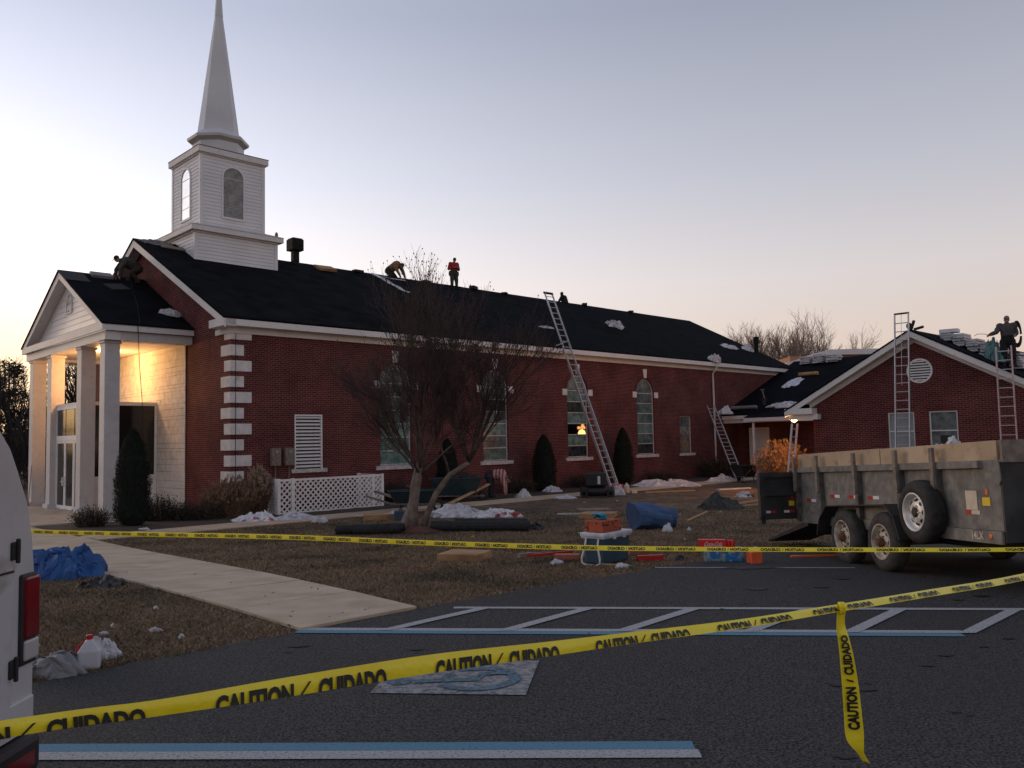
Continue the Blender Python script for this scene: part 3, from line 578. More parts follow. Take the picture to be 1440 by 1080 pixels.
# vestibule: glazed box behind the columns, doors between the middle columns
ve = MB(); ve.box(-2.62, -.06, 5.93, 8.97, 3.30, 3.43); ve_o = ve.build('vestibule', mm['trim'], church)
for vv in (5.95, 8.95):
    e = MB(); e.box(-2.6, -.06, vv-.03, vv+.03, -.46, .74); e.build('base_panel', mm['white_paint'], ve_o)
    for uu in (-2.56, -1.45, -.10): e = MB(); e.box(uu-.04, uu+.04, vv-.034, vv+.034, .74, 3.30); e.build('mullion', mm['white_paint'], ve_o)
    for ua, ub in ((-2.52, -1.49), (-1.41, -.14)): e = MB(); e.box(ua, ub, vv-.008, vv+.008, .76, 3.29); e.build('pane', mm['glass_dark'], ve_o)
    e = MB(); e.box(-2.6, -.04, vv-.05, vv+.05, .70, .76); e.build('sill', mm['white_paint'], ve_o)
for va, vb, door in ((8.85, 7.88, 1), (7.84, 6.87, 1), (6.82, 6.0, 0)):
    b, a = va, vb; zt = 2.06; fr = MB(); fw = .075
    fr.box(-2.64, -2.58, a, a+fw, -.44, zt); fr.box(-2.64, -2.58, b-fw, b, -.44, zt); fr.box(-2.64, -2.58, a+fw, b-fw, zt-.09, zt); fr.box(-2.64, -2.58, a+fw, b-fw, -.44, -.30)
    d_ = fr.build('entrance_door' if door else 'sidelight', mm['white_paint'], ve_o)
    g_ = MB(); g_.box(-2.615, -2.605, a+fw-.01, b-fw+.01, -.31, zt-.08); g_.build('pane', mm['glass_dark'], d_)
    if door:
        hv = a+fw/2 if va > 8 else b-fw/2
        h_ = MB(); h_.tube([(-2.64, hv, .72), (-2.71, hv, .72), (-2.71, hv, .42), (-2.64, hv, .42)], .016, 6); h_.tube([(-2.64, hv, .57), (-2.71, hv, .57), (-2.72, hv+.14*(1 if va > 8 else -1), .57)], .014, 6); h_.build('handle', mm['aluminium'], d_)
    t2 = MB(); t2.box(-2.615, -2.605, a+.02, b-.02, 2.26, 3.20); t2.build('transom_pane', mm['glass_dark'], ve_o)
e = MB(); e.box(-2.65, -2.57, 5.98, 8.93, 2.065, 2.25); e.box(-2.648, -2.572, 5.98, 8.93, 3.21, 3.30); e.box(-2.646, -2.574, 8.88, 8.93, -.45, 3.22); e.build('door_frame', mm['white_paint'], ve_o)
# lit porch lantern
e = MB(); e.lathe([(.10, 5.415), (.12, 5.40), (.12, 5.37), (.05, 5.36)], 12, Matrix.Translation((-1.45, CV-.1, 0))); lt = e.build('porch_lamp', mm['dark_metal'], church)
e = MB(); e.ellip((-1.45, CV-.1, 5.30), (.10, .10, .075)); e.build('globe', mm['bulb_warm'], lt, smooth=True)
pl = bpy.data.lights.new('porch_light', 'POINT'); pl.energy = 250; pl.color = (1.0, 0.47, 0.15); pl.shadow_soft_size = .18
po = bpy.data.objects.new('porch_light', pl); COL.objects.link(po); po.parent = lt; po.location = (-1.45, CV-.1, 5.14)
# ---- steeple
SU = 3.0
def cladded(parent, name, h, z0, z1, pitch, m=mm['vinyl'], win=None, roofcut=False):
    b = MB(); b.box(SU-h+.02, SU+h-.02, CV-h+.02, CV+h-.02, z0, z1); o = b.build(name, m, parent)
    for su in (-1, 1):
        for sv in (-1, 1):
            x, y = SU+su*h, CV+sv*h; e = MB(); q = [(x+su*.012, y+sv*.012), (x-su*.13, y+sv*.012), (x-su*.13, y-sv*.05), (x-su*.05, y-sv*.05), (x-su*.05, y-sv*.13), (x+su*.012, y-sv*.13)]
            e.prism([(a_, b_, z0) for a_, b_ in q], (0, 0, z1-z0)); e.build('corner_board', m, o)
    for (fr, ax) in ((lambda a, z, d: Vector((a, CV-h+.018+d, z)), 'v'), (lambda a, z, d: Vector((SU-h+.018+d, a, z)), 'u'), (lambda a, z, d: Vector((SU+h-.018-d, a, z)), 'U'), (lambda a, z, d: Vector((a, CV+h-.018-d, z)), 'V')):
        c = SU if ax in 'vV' else CV
        if win:
            hw, zb, zs = win
            def sp1(z, c=c):
                e_ = hw if zb < z < zs else (math.sqrt(max(0, hw*hw-(z-zs)**2)) if zs <= z < zs+hw else 0); return (c-h+.13, c-e_)
            def sp2(z, c=c):
                a = sp1(z); return (2*c-a[1], c+h-.13)
            lap_boards(o, m, fr, [sp1, sp2], z0, z1, pitch)
            f_ = MB(); n = 14
            out = [(c-hw*math.cos(math.pi*k/n), zs+hw*math.sin(math.pi*k/n)) for k in range(n+1)]+[(c+hw, zb), (c-hw, zb)]
            inn = [(c-(hw-.075)*math.cos(math.pi*k/n), zs+(hw-.075)*math.sin(math.pi*k/n)) for k in range(n+1)]+[(c+hw-.075, zb+.09), (c-hw+.075, zb+.09)]
            for k in range(len(out)):
                k2 = (k+1) % len(out); f_.poly([fr(*out[k], -.045), fr(*out[k2], -.045), fr(*inn[k2], -.045), fr(*inn[k], -.045)]); f_.poly([fr(*out[k], -.045), fr(*out[k2], -.045), fr(*out[k2], 0), fr(*out[k], 0)]); f_.poly([fr(*inn[k], -.045), fr(*inn[k2], -.045), fr(*inn[k2], 0), fr(*inn[k], 0)])
            fo = f_.build('arched_window', m, o)
            zz = [zb+.09, zb+.52, zb+1.0, zs-.02]
            for k in range(3):
                p = MB(); p.poly([fr(c-hw+.075, zz[k]+.01, -.012), fr(c+hw-.075, zz[k]+.01, -.012), fr(c+hw-.075, zz[k+1]-.01, -.012), fr(c-hw+.075, zz[k+1]-.01, -.012)]); p.build('pane', mm['sky_shine_pane' if ax == 'u' else 'stain_smoke'], fo)
            p = MB(); p.poly([fr(a, max(b, zs), -.012) for a, b in inn[:n+1]]); p.build('pane', mm['sky_shine_pane' if ax == 'u' else 'stain_smoke'], fo)
        else:
            def sp(z, c=c, ax=ax):
                if ax in 'uU':      # follows the roof slope at the foot
                    k = max(0, (rz(c-h)+.05-z)); lim = min(h-.13, max(0, (rz(CV)-z)/SL)) if z < rz(CV) else 0
                    return (c-h+.13, c+h-.13)
                return (c-h+.13, c+h-.13)
            lap_boards(o, m, fr, [sp], z0, z1, pitch)
    return o
st = cladded(church, 'steeple_base', 1.76, 8.85, 10.12, .14)
cor = MB()
def cornice(mb, h, z, hh): mb.box(SU-h, SU+h, CV-h, CV+h, z, z+hh)
c1 = MB(); cornice(c1, 1.95, 10.14, .20); cornice(c1, 1.82, 10.08, .06); c1.build('cornice', mm['trim'], church, bevel=.01)
c1 = MB(); c1.prism([(SU-1.96, CV-1.96, 10.342), (SU+1.96, CV-1.96, 10.342), (SU+1.96, CV+1.96, 10.342), (SU-1.96, CV+1.96, 10.342)], (0, 0, .018)); c1.add([(SU-1.96, CV-1.96, 10.362), (SU+1.96, CV-1.96, 10.362), (SU+1.96, CV+1.96, 10.362), (SU-1.96, CV+1.96, 10.362), (SU-1.4, CV-1.4, 10.56), (SU+1.4, CV-1.4, 10.56), (SU+1.4, CV+1.4, 10.56), (SU-1.4, CV+1.4, 10.56)], [(0,1,5,4),(1,2,6,5),(2,3,7,6),(3,0,4,7)]); c1.build('flashing', mm['column_paint'], church)
cladded(church, 'belfry', 1.38, 10.50, 13.42, .145, win=(.50, 10.90, 12.62))
c1 = MB(); cornice(c1, 1.50, 13.44, .24); cornice(c1, 1.43, 13.39, .06); c1.build('cornice', mm['trim'], church, bevel=.01)
c1 = MB(); c1.box(SU-1.515, SU+1.515, CV-1.515, CV+1.515, 13.684, 13.70); c1.build('flashing', mm['dark_metal'], church)
T_ = Matrix.Translation((SU, CV, 0))@Matrix.Rotation(math.pi/8, 4, 'Z'); k8 = 1/math.cos(math.pi/8)
c1 = MB(); c1.lathe([(.98*k8*.97, 13.69), (.98*k8*.97, 14.32)], 8, T_); c1.build('drum', mm['steeple_metal'], church)
c1 = MB(); c1.lathe([(1.0, 14.28), (1.22, 14.42), (1.25, 14.52), (1.22, 14.55), (.86, 14.82)], 8, T_); c1.build('drum_cornice', mm['steeple_metal'], church)
c1 = MB(); c1.lathe([(.84, 14.80), (.155, 20.02)], 8, T_); c1.build('spire', mm['steeple_metal'], church)
c1 = MB(); c1.lathe([(.17, 19.98), (.165, 20.06), (.02, 22.3)], 8, T_); c1.build('spire_tip', mm['steeple_metal'], church)
# roof vents
rv = MB(); rv.box(6.30, 6.58, 7.06, 7.34, 9.55, 10.35); rv.box(6.16, 6.72, 6.92, 7.48, 10.33, 10.84); rv.prism([(6.2, 6.96, 10.838), (6.68, 6.96, 10.838), (6.68, 7.44, 10.838), (6.2, 7.44, 10.838)], (0, 0, .05)); rv.build('chimney_vent', mm['dark_metal'], church, bevel=.02)
rv = MB(); rv.lathe([(.14, 6.9), (.14, 7.7), (.19, 7.72), (.19, 8.12), (.15, 8.15)], 14, Matrix.Translation((36.95, 2.0, 0))); rv.build('flue_pipe', mm['dark_metal'], church, smooth=False)
# chandelier lit inside, seen through the clear pane
ch = MB(); ch.tube([(18.08, 0.95, 4.6), (18.08, 0.95, 2.35)], .015, 6); ch_o = ch.build('chandelier', mm['dark_metal'], church)
for k in range(9):
    a = 2*math.pi*k/9; r = .20 if k < 6 else .09; e = MB(); e.ellip((18.08+r*math.cos(a), 0.95+r*math.sin(a), 2.28+(.10 if k >= 6 else 0)), (.05, .05, .07), 8, 6); e.build('bulb', mm['bulb_dim'], ch_o, smooth=True)
il = bpy.data.lights.new('chandelier_light', 'POINT'); il.energy = 5; il.color = (1, .55, .2); il.shadow_soft_size = .2; io = bpy.data.objects.new('chandelier_light', il); COL.objects.link(io); io.parent = ch_o; io.location = (18.08, 0.95, 2.0)
# ================================================================== ANNEX (wing and link)
annex = thing('church_annex', 'low red brick gabled wing with a round louvre vent beside the church', 'building', W(0, 0, 0), CH_ROT)
GU, GC, GH = 18.0, -14.73, 3.82       # gable plane, ridge v, half width
def az_(v): return 5.30-abs(v-GC)*.553
FA = lambda a, z, d: Vector((GU+d, a, z))
a_ = MB(); wall_panel(a_, FA, GC-GH, GC+GH, -.7, 2.60, [(-14.59, -13.69, .55, 2.45, False), (-15.99, -15.08, .55, 2.45, False)], .10)
a_.poly([(GU, GC-GH, 2.60), (GU, GC+GH, 2.60), (GU, GC+GH, az_(GC+GH)-.16), (GU, GC, 5.05), (GU, GC-GH, az_(GC-GH)-.16)])
a_.poly([(GU, GC+GH, -.7), (40, GC+GH, -.7), (40, GC+GH, 2.9), (GU, GC+GH, 2.9)]); a_.poly([(GU, GC-GH, -.7), (40, GC-GH, -.7), (40, GC-GH, 2.9), (GU, GC-GH, 2.9)])
a_.poly([(30.9, -.05, -.7), (30.9, GC+GH, -.7), (30.9, GC+GH, 3.3), (30.9, -.05, 3.3)])
a_.build('wall', mm['brick'], annex)
for s in (1, -1):
    ev = GC+s*(GH+.93); r_ = MB(); r_.prism([(GU-.45, GC, 5.30), (GU-.45, ev, az_(ev)), (GU-.45, ev, az_(ev)-.06), (GU-.45, GC, 5.24)], (22.5, 0, 0)); r_.build('roof_slope', mm['roof'], annex)
    e = MB(); e.prism([(GU-.43, GC, 5.235), (GU-.43, ev, az_(ev)-.065), (GU-.43, ev, az_(ev)-.27), (GU-.43, GC, 5.03)], (.04, 0, 0)); e.build('rake_board', mm['trim'], annex)
    e = MB(); q = GC+s*(GH+.1); e.prism([(GU-.39, GC, 5.07), (GU-.39, q, az_(q)-.23), (GU-.39, q, az_(q)-.26), (GU-.39, GC, 5.04)], (.36, 0, 0)); e.build('rake_soffit', mm['trim'], annex)
    e = MB(); e.prism([(GU-.05, GC, 5.035), (GU-.05, q, az_(q)-.265), (GU-.05, q, az_(q)-.42), (GU-.05, GC, 4.86)], (.045, 0, 0)); e.build('frieze', mm['trim'], annex)
    e = MB(); a, b = sorted((ev, GC+s*(GH-.18))); e.box(GU-.44, GU-.02, a, b, 2.50, 2.72); e.build('cornice_return', mm['trim'], annex)
    e = MB(); a, b = sorted((GC+s*(GH+.85), GC+s*(GH-.32))); e.box(GU-.30, GU-.006, a, b, 2.30, 2.496); e.build('frieze_return', mm['trim'], annex)
    e = MB(); a, b = sorted((ev, ev-s*.03)); e.box(GU-.40, 40, a, b, 2.52, az_(ev)-.07); e.build('fascia', mm['trim'], annex)
    e = MB(); a, b = sorted((ev-s*.03, GC+s*GH)); e.box(GU-.0, 40, a, b, 2.49, 2.52); e.build('soffit', mm['trim'], annex)
# round louvre
rc, rzc, rr = -14.86, 3.86, .43
e = MB(); Mx = Matrix.Translation((GU-.05, rc, rzc))@Matrix.Rotation(math.pi/2, 4, 'Y'); e.lathe([(rr-.06, 0), (rr, 0), (rr, .06), (rr-.06, .06)], 32, Mx, closed=True); rl = e.build('round_louvre', mm['white_paint'], annex)
e = MB(); e.lathe([(rr-.06, .04), (rr-.06, .052)], 32, Mx); e.build('backing', mm['black'], rl)
for k in range(8):
    zz = -.32+k*.092; hw = math.sqrt(max(.001, (rr-.065)**2-zz*zz)); e = MB(); e.obox((GU-.035, rc, rzc+zz), (.065, 2*hw, .014), Matrix.Rotation(math.radians(-48), 3, 'Y')); e.build('slat', mm['white_paint'], rl)
e = MB()
for k in range(44): a = 2*math.pi*k/44; e.obox((GU-.004, rc+math.cos(a)*(rr+.10), rzc+math.sin(a)*(rr+.10)), (.02, .19, .066), Matrix.Rotation(a, 3, 'X'))
e.build('ring_bricks', mm['brick'], rl)['kind'] = 'stuff'
for (va, vb), blind in (((-14.59, -13.69), 1), ((-15.99, -15.08), 0)):
    fr = MB(); d = GU+.06; fr.box(d-.03, d+.03, va, va+.045, .55, 2.45); fr.box(d-.03, d+.03, vb-.045, vb, .55, 2.45); fr.box(d-.03, d+.03, va+.045, vb-.045, 2.405, 2.45)
    for zz in (1.78, 1.16, .57): fr.box(d-.028, d+.028, va+.045, vb-.045, zz-.02, zz+.02)
    wo_ = fr.build('window', mm['trim'], annex)
    for z0, z1 in ((.59, 1.14), (1.18, 1.76), (1.80, 2.405)):
        p = MB(); p.poly([(d, va+.045, z0), (d, vb-.045, z0), (d, vb-.045, z1), (d, va+.045, z1)]); p.build('pane', mm['glass_grey'] if blind else mm['stain_grey'], wo_)
    if not blind: p = MB(); p.box(d-.012, d-.004, va+.3, vb-.32, 1.19, 1.62); p.build('dark_item', mm['black'], wo_)
    sb = MB()
    for k in range(15): sb.box(GU-.012, GU+.0, va-.05+k*.0677, va-.05+k*.0677+.058, 2.47, 2.66)
    sb.build('soldier_bricks', mm['brick'], wo_)['kind'] = 'stuff'
# link roof, eave and porch
LE, LZ, LS = 29.15, 2.93, .395
def lz(u): return LZ+(u-LE)*LS
r_ = MB(); r_.prism([(LE, -.03, lz(LE)), (38.0, -.03, lz(38.0)), (38.0, -.03, lz(38.0)-.07), (LE, -.03, lz(LE)-.07)], (0, GC+GH+.95, 0)); r_.prism([(38.0, -.03, lz(38)), (46, -.03, 3.0), (46, -.03, 2.93), (38, -.03, lz(38)-.07)], (0, GC+GH+.95, 0)); r_.build('link_roof', mm['roof'], annex)
e = MB(); e.box(LE-.0, LE+.03, -9.9, -.05, 2.66, 2.85); e.build('fascia', mm['trim'], annex)
e = MB(); e.box(LE+.02, 30.9, -9.9, -.05, 2.64, 2.665); e.build('soffit', mm['trim'], annex)
e = MB(); e.box(LE+.15, LE+.4, -9.9, -.06, 2.45, 2.635); e.build('beam', mm['trim'], annex)
r_ = MB(); r_.prism([(28.2, -2.0, 2.72), (29.3, -2.0, 3.02), (29.3, -2.0, 2.95), (28.2, -2.0, 2.65)], (0, -2.6, 0)); r_.build('porch_roof', mm['roof'], annex)
e = MB(); e.box(28.18, 28.21, -4.62, -1.98, 2.48, 2.68); e.box(28.21, 29.15, -2.0, -1.97, 2.5, 2.7); e.build('porch_fascia', mm['trim'], annex)
for vv in (-2.45,): e = MB(); e.box(28.35, 28.45, vv-.05, vv+.05, -.5, 2.6); e.build('porch_post', mm['white_paint'], annex)
d_ = MB(); d_.box(30.84, 30.90, -2.0, -.75, -.46, 2.18); dd = d_.build('side_door', mm['white_paint'], annex)
e = MB(); e.box(30.80, 30.845, -1.92, -.83, -.44, 2.10); e.build('door_leaf', mm['trim'], dd); e = MB(); e.ellip((30.78, -1.82, .62), (.035, .035, .035)); e.build('knob', mm['aluminium'], dd)
# wing corner lamp, lit
e = MB(); e.lathe([(.06, 2.30), (.075, 2.285), (.075, 2.26)], 10, Matrix.Translation((18.45, -9.93, .13))); lp = e.build('corner_lamp', mm['dark_metal'], annex)
e = MB(); e.ellip((18.42, -9.93, 2.34), (.115, .115, .115)); e.build('bulb', mm['bulb_warm'], lp, smooth=True)
wl = bpy.data.lights.new('corner_light', 'POINT'); wl.energy = 300; wl.color = (1.0, .38, .085); wl.shadow_soft_size = .08; wlo = bpy.data.objects.new('corner_light', wl); COL.objects.link(wlo); wlo.parent = lp; wlo.location = (18.55, -9.75, 2.18)
# ================================================================== VEGETATION
class Fast:
    """thin triangular twigs and leaf faces collected with plain lists"""
    def __init__(s): s.v = []; s.f = []
    def twig(s, pts, r0, r1):
        n = len(pts); o = len(s.v)
        for i, p in enumerate(pts):
            t = (pts[min(i+1, n-1)]-pts[max(i-1, 0)]).normalized(); a = t.orthogonal().normalized(); b = t.cross(a); r = r0+(r1-r0)*i/(n-1)
            for k in range(3): an = 2.094*k; s.v.append(tuple(p+(a*math.cos(an)+b*math.sin(an))*r))
            if i:
                q = o+(i-1)*3
                for k in range(3): k2 = (k+1) % 3; s.f.append((q+k, q+k2, q+3+k2, q+3+k))
    def leaf(s, p, d, w, up):
        o = len(s.v); sd_ = d.cross(up); sd_ = sd_.normalized()*w if sd_.length > 1e-5 else Vector((w, 0, 0))
        s.v += [tuple(p), tuple(p+d*.5+sd_), tuple(p+d), tuple(p+d*.5-sd_)]; s.f.append((o, o+1, o+2, o+3))
    def dot(s, p, r):
        o = len(s.v); s.v += [tuple(p+Vector(q)*r) for q in ((1,0,0),(0,1,0),(-.5,-.87,0),(0,0,1.2),(0,0,-1))]
        s.f += [(o,o+1,o+3),(o+1,o+2,o+3),(o+2,o,o+3),(o+1,o,o+4),(o+2,o+1,o+4),(o,o+2,o+4)]
    def build(s, name, m, parent=None, smooth=False):
        me = bpy.data.meshes.new(name); me.from_pydata(s.v, [], s.f); me.update(); return link(name, me, m, parent, smooth)
def rv3(R): return Vector((R.uniform(-1, 1), R.uniform(-1, 1), R.uniform(-1, 1)))
def grow(R, thick, fine, p, d, L, r, lev, spec):
    kids, ratio, wob, up, ang = spec[lev]; n = 5; pts = [p.copy()]; q = p.copy(); dd = d.normalized()
    for i in range(n):
        dd = (dd+rv3(R)*wob+Vector((0, 0, up))).normalized(); q = q+dd*(L/n); pts.append(q.copy())
    re = r*.55
    (thick if lev == 0 else fine).append((pts, r, re, lev))
    if lev+1 < len(spec):
        for k in range(kids):
            t = R.uniform(.25, 1.0) if k else 1.0; f = t*n; i = min(int(f), n-1); b = pts[i].lerp(pts[i+1], f-i)
            ax = rv3(R).normalized(); base = (pts[i+1]-pts[i]).normalized(); nd = (base+ax*math.tan(ang)*R.uniform(.5, 1.15)).normalized()
            grow(R, thick, fine, b, nd, L*ratio*R.uniform(.75, 1.2), max(r*.5*(1.1-.5*t), spec[-1][1] if False else .003), lev+1, spec)
def crape():
    R = random.Random(11); t = thing('crape_myrtle', 'leafless twin-trunked tree with pale bark and fine reddish twigs on the lawn', 'tree', G(-2.4, 21.1))
    o = Vector(t.location); thick, fine = [], []
    b = Vector((-2.56, 21.04, -.5))-o; b2 = Vector((-2.32, 21.1, -.5))-o
    tA = [b, b+Vector((.02, 0, .5)), b+Vector((.10, .02, 1.05)), b+Vector((.20, .04, 1.65))]
    tB = [b2, b2+Vector((.14, -.05, .45)), b2+Vector((.36, -.1, .95)), b2+Vector((.72, -.1, 1.42)), b2+Vector((1.2, -.1, 1.72))]
    mb = MB(); mb.tube(tA, [.14, .115, .105, .09], 10); mb.tube(tB, [.10, .08, .075, .068, .05], 9)
    for k in range(5): a = R.uniform(0, 6.28); mb.tube([b+Vector((.10*math.cos(a), .10*math.sin(a), 0)), tA[1]+Vector((.08*math.cos(a), .08*math.sin(a), 0)), tA[2]+Vector((.07*math.cos(a), .07*math.sin(a), .2)), tA[3]+Vector((.05*math.cos(a), .05*math.sin(a), .1))], [.08, .06, .055, .04], 6)
    spec = [(6, .58, .08, .015, .55), (6, .55, .10, .04, .55), (5, .58, .12, .06, .6), (3, .6, .16, .08, .6), (0, 0, .2, .1, 0)]
    limbs = []
    for k in range(9):
        a = 2*math.pi*k/9+R.uniform(-.3, .3); tilt = R.uniform(.45, 1.5); limbs.append((tA[-1]-Vector((0, 0, R.uniform(0, .35))), Vector((math.cos(a)*tilt-.15, math.sin(a)*tilt, 1.0)), R.uniform(1.7, 2.3), .05))
    for k in range(8):
        a = 2*math.pi*k/8+R.uniform(-.3, .3); tilt = R.uniform(.35, 1.35); s_ = tB[R.choice((-1, -1, -2))]; limbs.append((s_, Vector((math.cos(a)*tilt+.10, math.sin(a)*tilt, 1.0)), R.uniform(1.7, 2.3), .045))
    for k in range(3): limbs.append((tA[-1], Vector((R.uniform(-.15, .15), R.uniform(-.2, .2), 1)), 2.5, .045))
    for p, d, L, r in limbs: grow(R, thick, fine, p, d, L, r, 0, spec)
    mb.build('trunk', mm['bark_pale'], t, smooth=True); mb = MB()
    for pts, r0, r1, lev in thick: mb.tube(pts, [(r0+(r1-r0)*i/5)*.75 for i in range(6)], 6)
    lo = mb.build('limbs', mm['limb'], t, smooth=True); lo['kind'] = 'stuff'
    f = Fast()
    for pts, r0, r1, lev in fine:
        k = {1: .014, 2: .0078, 3: .0046, 4: .0032}[lev]; f.twig(pts if lev < 3 else pts[::2]+[pts[-1]], k, k*.65)
        if lev >= 3 and pts[-1].z > 4.0 and R.random() < .35: f.dot(pts[-1], .022)
    f.build('crown', mm['twig_red'], t)
    m = MB(); c = Vector((-2.35, 21.0, -.47))
    prof = [(.75, -.01), (.5, .06), (.25, .12), (.1, .14)]; m.lathe(prof, 16, Matrix.Translation(c-o)); m.build('root_mound', mm['red_soil'], t, smooth=True)
crape()
def bare_tree(name, label, loc, h, seed, m, fat=1.0, group=None, kids=(7, 6, 5, 4), mistletoe=0):
    R = random.Random(seed); t = thing(name, label, 'tree', loc, 0, group); thick, fine = [], []
    mb = MB(); tr = [Vector((0, 0, -.3)), Vector((.01*h, 0, h*.18)), Vector((.02*h*R.uniform(-1, 1), .01*h, h*.38))]; r = h*.016*fat; mb.tube(tr, [r*1.3, r, r*.8], 7)
    spec = [(kids[0], .55, .10, .06, .6), (kids[1], .55, .14, .07, .65), (kids[2], .55, .16, .08, .7), (0, 0, .2, .1, 0)]
    for k in range(6): a = 2*math.pi*k/6+R.uniform(-.4, .4); ti = R.uniform(.2, .75); grow(R, thick, fine, tr[-1]-Vector((0, 0, R.uniform(0, .12)*h)), Vector((math.cos(a)*ti, math.sin(a)*ti, 1)), h*R.uniform(.32, .46), r*.55, 0, spec)
    for pts, r0, r1, lev in thick: mb.tube(pts, [r0+(r1-r0)*i/5 for i in range(6)], 5)
    mb.build('trunk', m, t); f = Fast()
    for pts, r0, r1, lev in fine: k = {1: .0045, 2: .0026, 3: .0017}[lev]*h*fat; f.twig(pts[::2]+[pts[-1]], k, k*.6)
    for k in range(mistletoe):
        c = thick[k % len(thick)][0][-1]*R.uniform(.8, 1.0)
        for j in range(160): p = c+rv3(R)*h*.045; f.leaf(p, rv3(R)*h*.02, h*.006, Vector((0, 0, 1)))
    f.build('crown', m, t); return t
for i, (x, y, h, mi) in enumerate(((32.6, 106, 16.5, 2), (37.5, 108, 15.8, 0), (29.0, 105, 15.2, 0), (42.5, 112, 15.5, 1))):
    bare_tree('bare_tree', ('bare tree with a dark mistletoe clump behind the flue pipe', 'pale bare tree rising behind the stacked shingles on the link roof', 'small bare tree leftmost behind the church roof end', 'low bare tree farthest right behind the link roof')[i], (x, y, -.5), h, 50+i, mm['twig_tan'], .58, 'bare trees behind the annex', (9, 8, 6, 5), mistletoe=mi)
def pine(loc, h, seed, label):
    R = random.Random(seed); t = thing('pine_tree', label, 'tree', loc, 0, 'trees at the left edge'); mb = MB(); mb.tube([Vector((0, 0, -.3)), Vector((0, 0, h*.6)), Vector((0, 0, h*.97))], [h*.018, h*.012, .02], 7); f = Fast()
    for k in range(64):
        z = h*R.uniform(.22, .98); L = (1-z/h)**.75*h*.30*R.uniform(.6, 1.15)+.25; a = R.uniform(0, 6.28); d = Vector((math.cos(a), math.sin(a), R.uniform(-.05, .35))); p = Vector((0, 0, z)); e = p+d*L; mb.tube([p, e], [.035, .012], 4)
        for j in range(int(20+L*14)):
            q = p.lerp(e, R.uniform(.25, 1.05))+rv3(R)*.22; f.leaf(q, (d+rv3(R)*.9).normalized()*R.uniform(.18, .38), .045, rv3(R))
    mb.build('trunk', mm['bark_dark'], t); f.build('crown', mm['pine'], t)
pine((-33.2, 55, -.5), 8.3, 4, 'dark pine tree left of the portico columns')
pine((-37.5, 61, -.5), 7.0, 5, 'low dark pine tree at the far left picture edge')
for i, (x, y, h) in enumerate(((-31.0, 52, 6.8), (-29.2, 57, 9.0), (-34.6, 52, 7.8), (-36.4, 56, 8.2), (-27.0, 54, 9.2), (-38.5, 58, 8.8))):
    bare_tree('bare_tree', ('bare dark tree just left of the first column', 'bare dark tree seen between the middle columns', 'bare dark tree above the white van roof', 'tall bare tree near the far left edge', 'bare tree seen through the portico above the doors', 'bare tree at the outermost left edge')[i], (x, y, -.5), h, 70+i, mm['bark_dark'], 1.0, 'trees at the left edge')
th = Fast(); R_ = random.Random(5)
for k in range(4200):
    x = R_.uniform(-46, -20); y = R_.uniform(46, 62); z = -.5; hgt = R_.uniform(1.5, 4.6)*(1 if R_.random() < .8 else 1.3); d = Vector((R_.uniform(-.5, .5), R_.uniform(-.5, .5), 1)); p = Vector((x, y, z+R_.uniform(0, 2.5))); th.twig([p, p+d*hgt*.5, p+d*hgt*.8+rv3(R_)*.4], .022, .012)
    if k % 2: th.leaf(p+d*hgt*R_.uniform(.2, .7), rv3(R_)*.5, .12, rv3(R_))
tag(th.build('thicket', mm['bark_dark']), 'dark tangled thicket under the trees left of the portico', 'thicket', kind='stuff')
def arborvitae(label, loc, h, rad, seed):
    R = random.Random(seed); t = thing('arborvitae', label, 'shrub', loc, 0, 'clipped evergreens along the church'); n = 14
    def pr_(s): return rad*(min(1, s/.10)**.5*.72+.28 if s < .35 else 1.0)*max(0, (1-((s-.30)/.70)**2.5 if s > .30 else 1))**.80
    c = MB(); c.lathe([(max(.01, pr_(i/n)*.86), h*i/n) for i in range(n+1)], 14); c.build('core', mm['needle'], t, smooth=True); f = Fast()
    N_ = int(5200*min(1.0, (rad*h)/1.2)+1500)
    for k in range(N_):
        s = R.random()**.9; a = R.uniform(0, 6.28); r = pr_(s)*R.uniform(.82, 1.08)*(1+.16*nz((math.cos(a)*2, math.sin(a)*2, s*9+seed))); p = Vector((r*math.cos(a), r*math.sin(a), s*h))
        f.leaf(p, (Vector((math.cos(a)*.5, math.sin(a)*.5, 1))+rv3(R)*.4).normalized()*R.uniform(.06, .14), .018, Vector((-math.sin(a), math.cos(a), .3)).cross(Vector((0, 0, 1)))+rv3(R)*.3)
    f.build('foliage', mm['arbor'], t)
p = W(-3.45, -1.15); arborvitae('dark conical evergreen beside the portico and the glazed vestibule', (p.x, p.y, -.47), 2.68, .45, 1)
p = W(13.55, -1.0); arborvitae('slim dark evergreen left of the lit chandelier window', (p.x, p.y, -.47), 2.35, .47, 2)
p = W(18.95, -1.0); arborvitae('slim dark evergreen with pointed top right of the long ladder', (p.x, p.y, -.47), 2.62, .44, 3)
p = W(8.35, -.85); arborvitae('slim dark evergreen half hidden behind the bare twin-trunked tree', (p.x, p.y, -.47), 2.25, .40, 4)
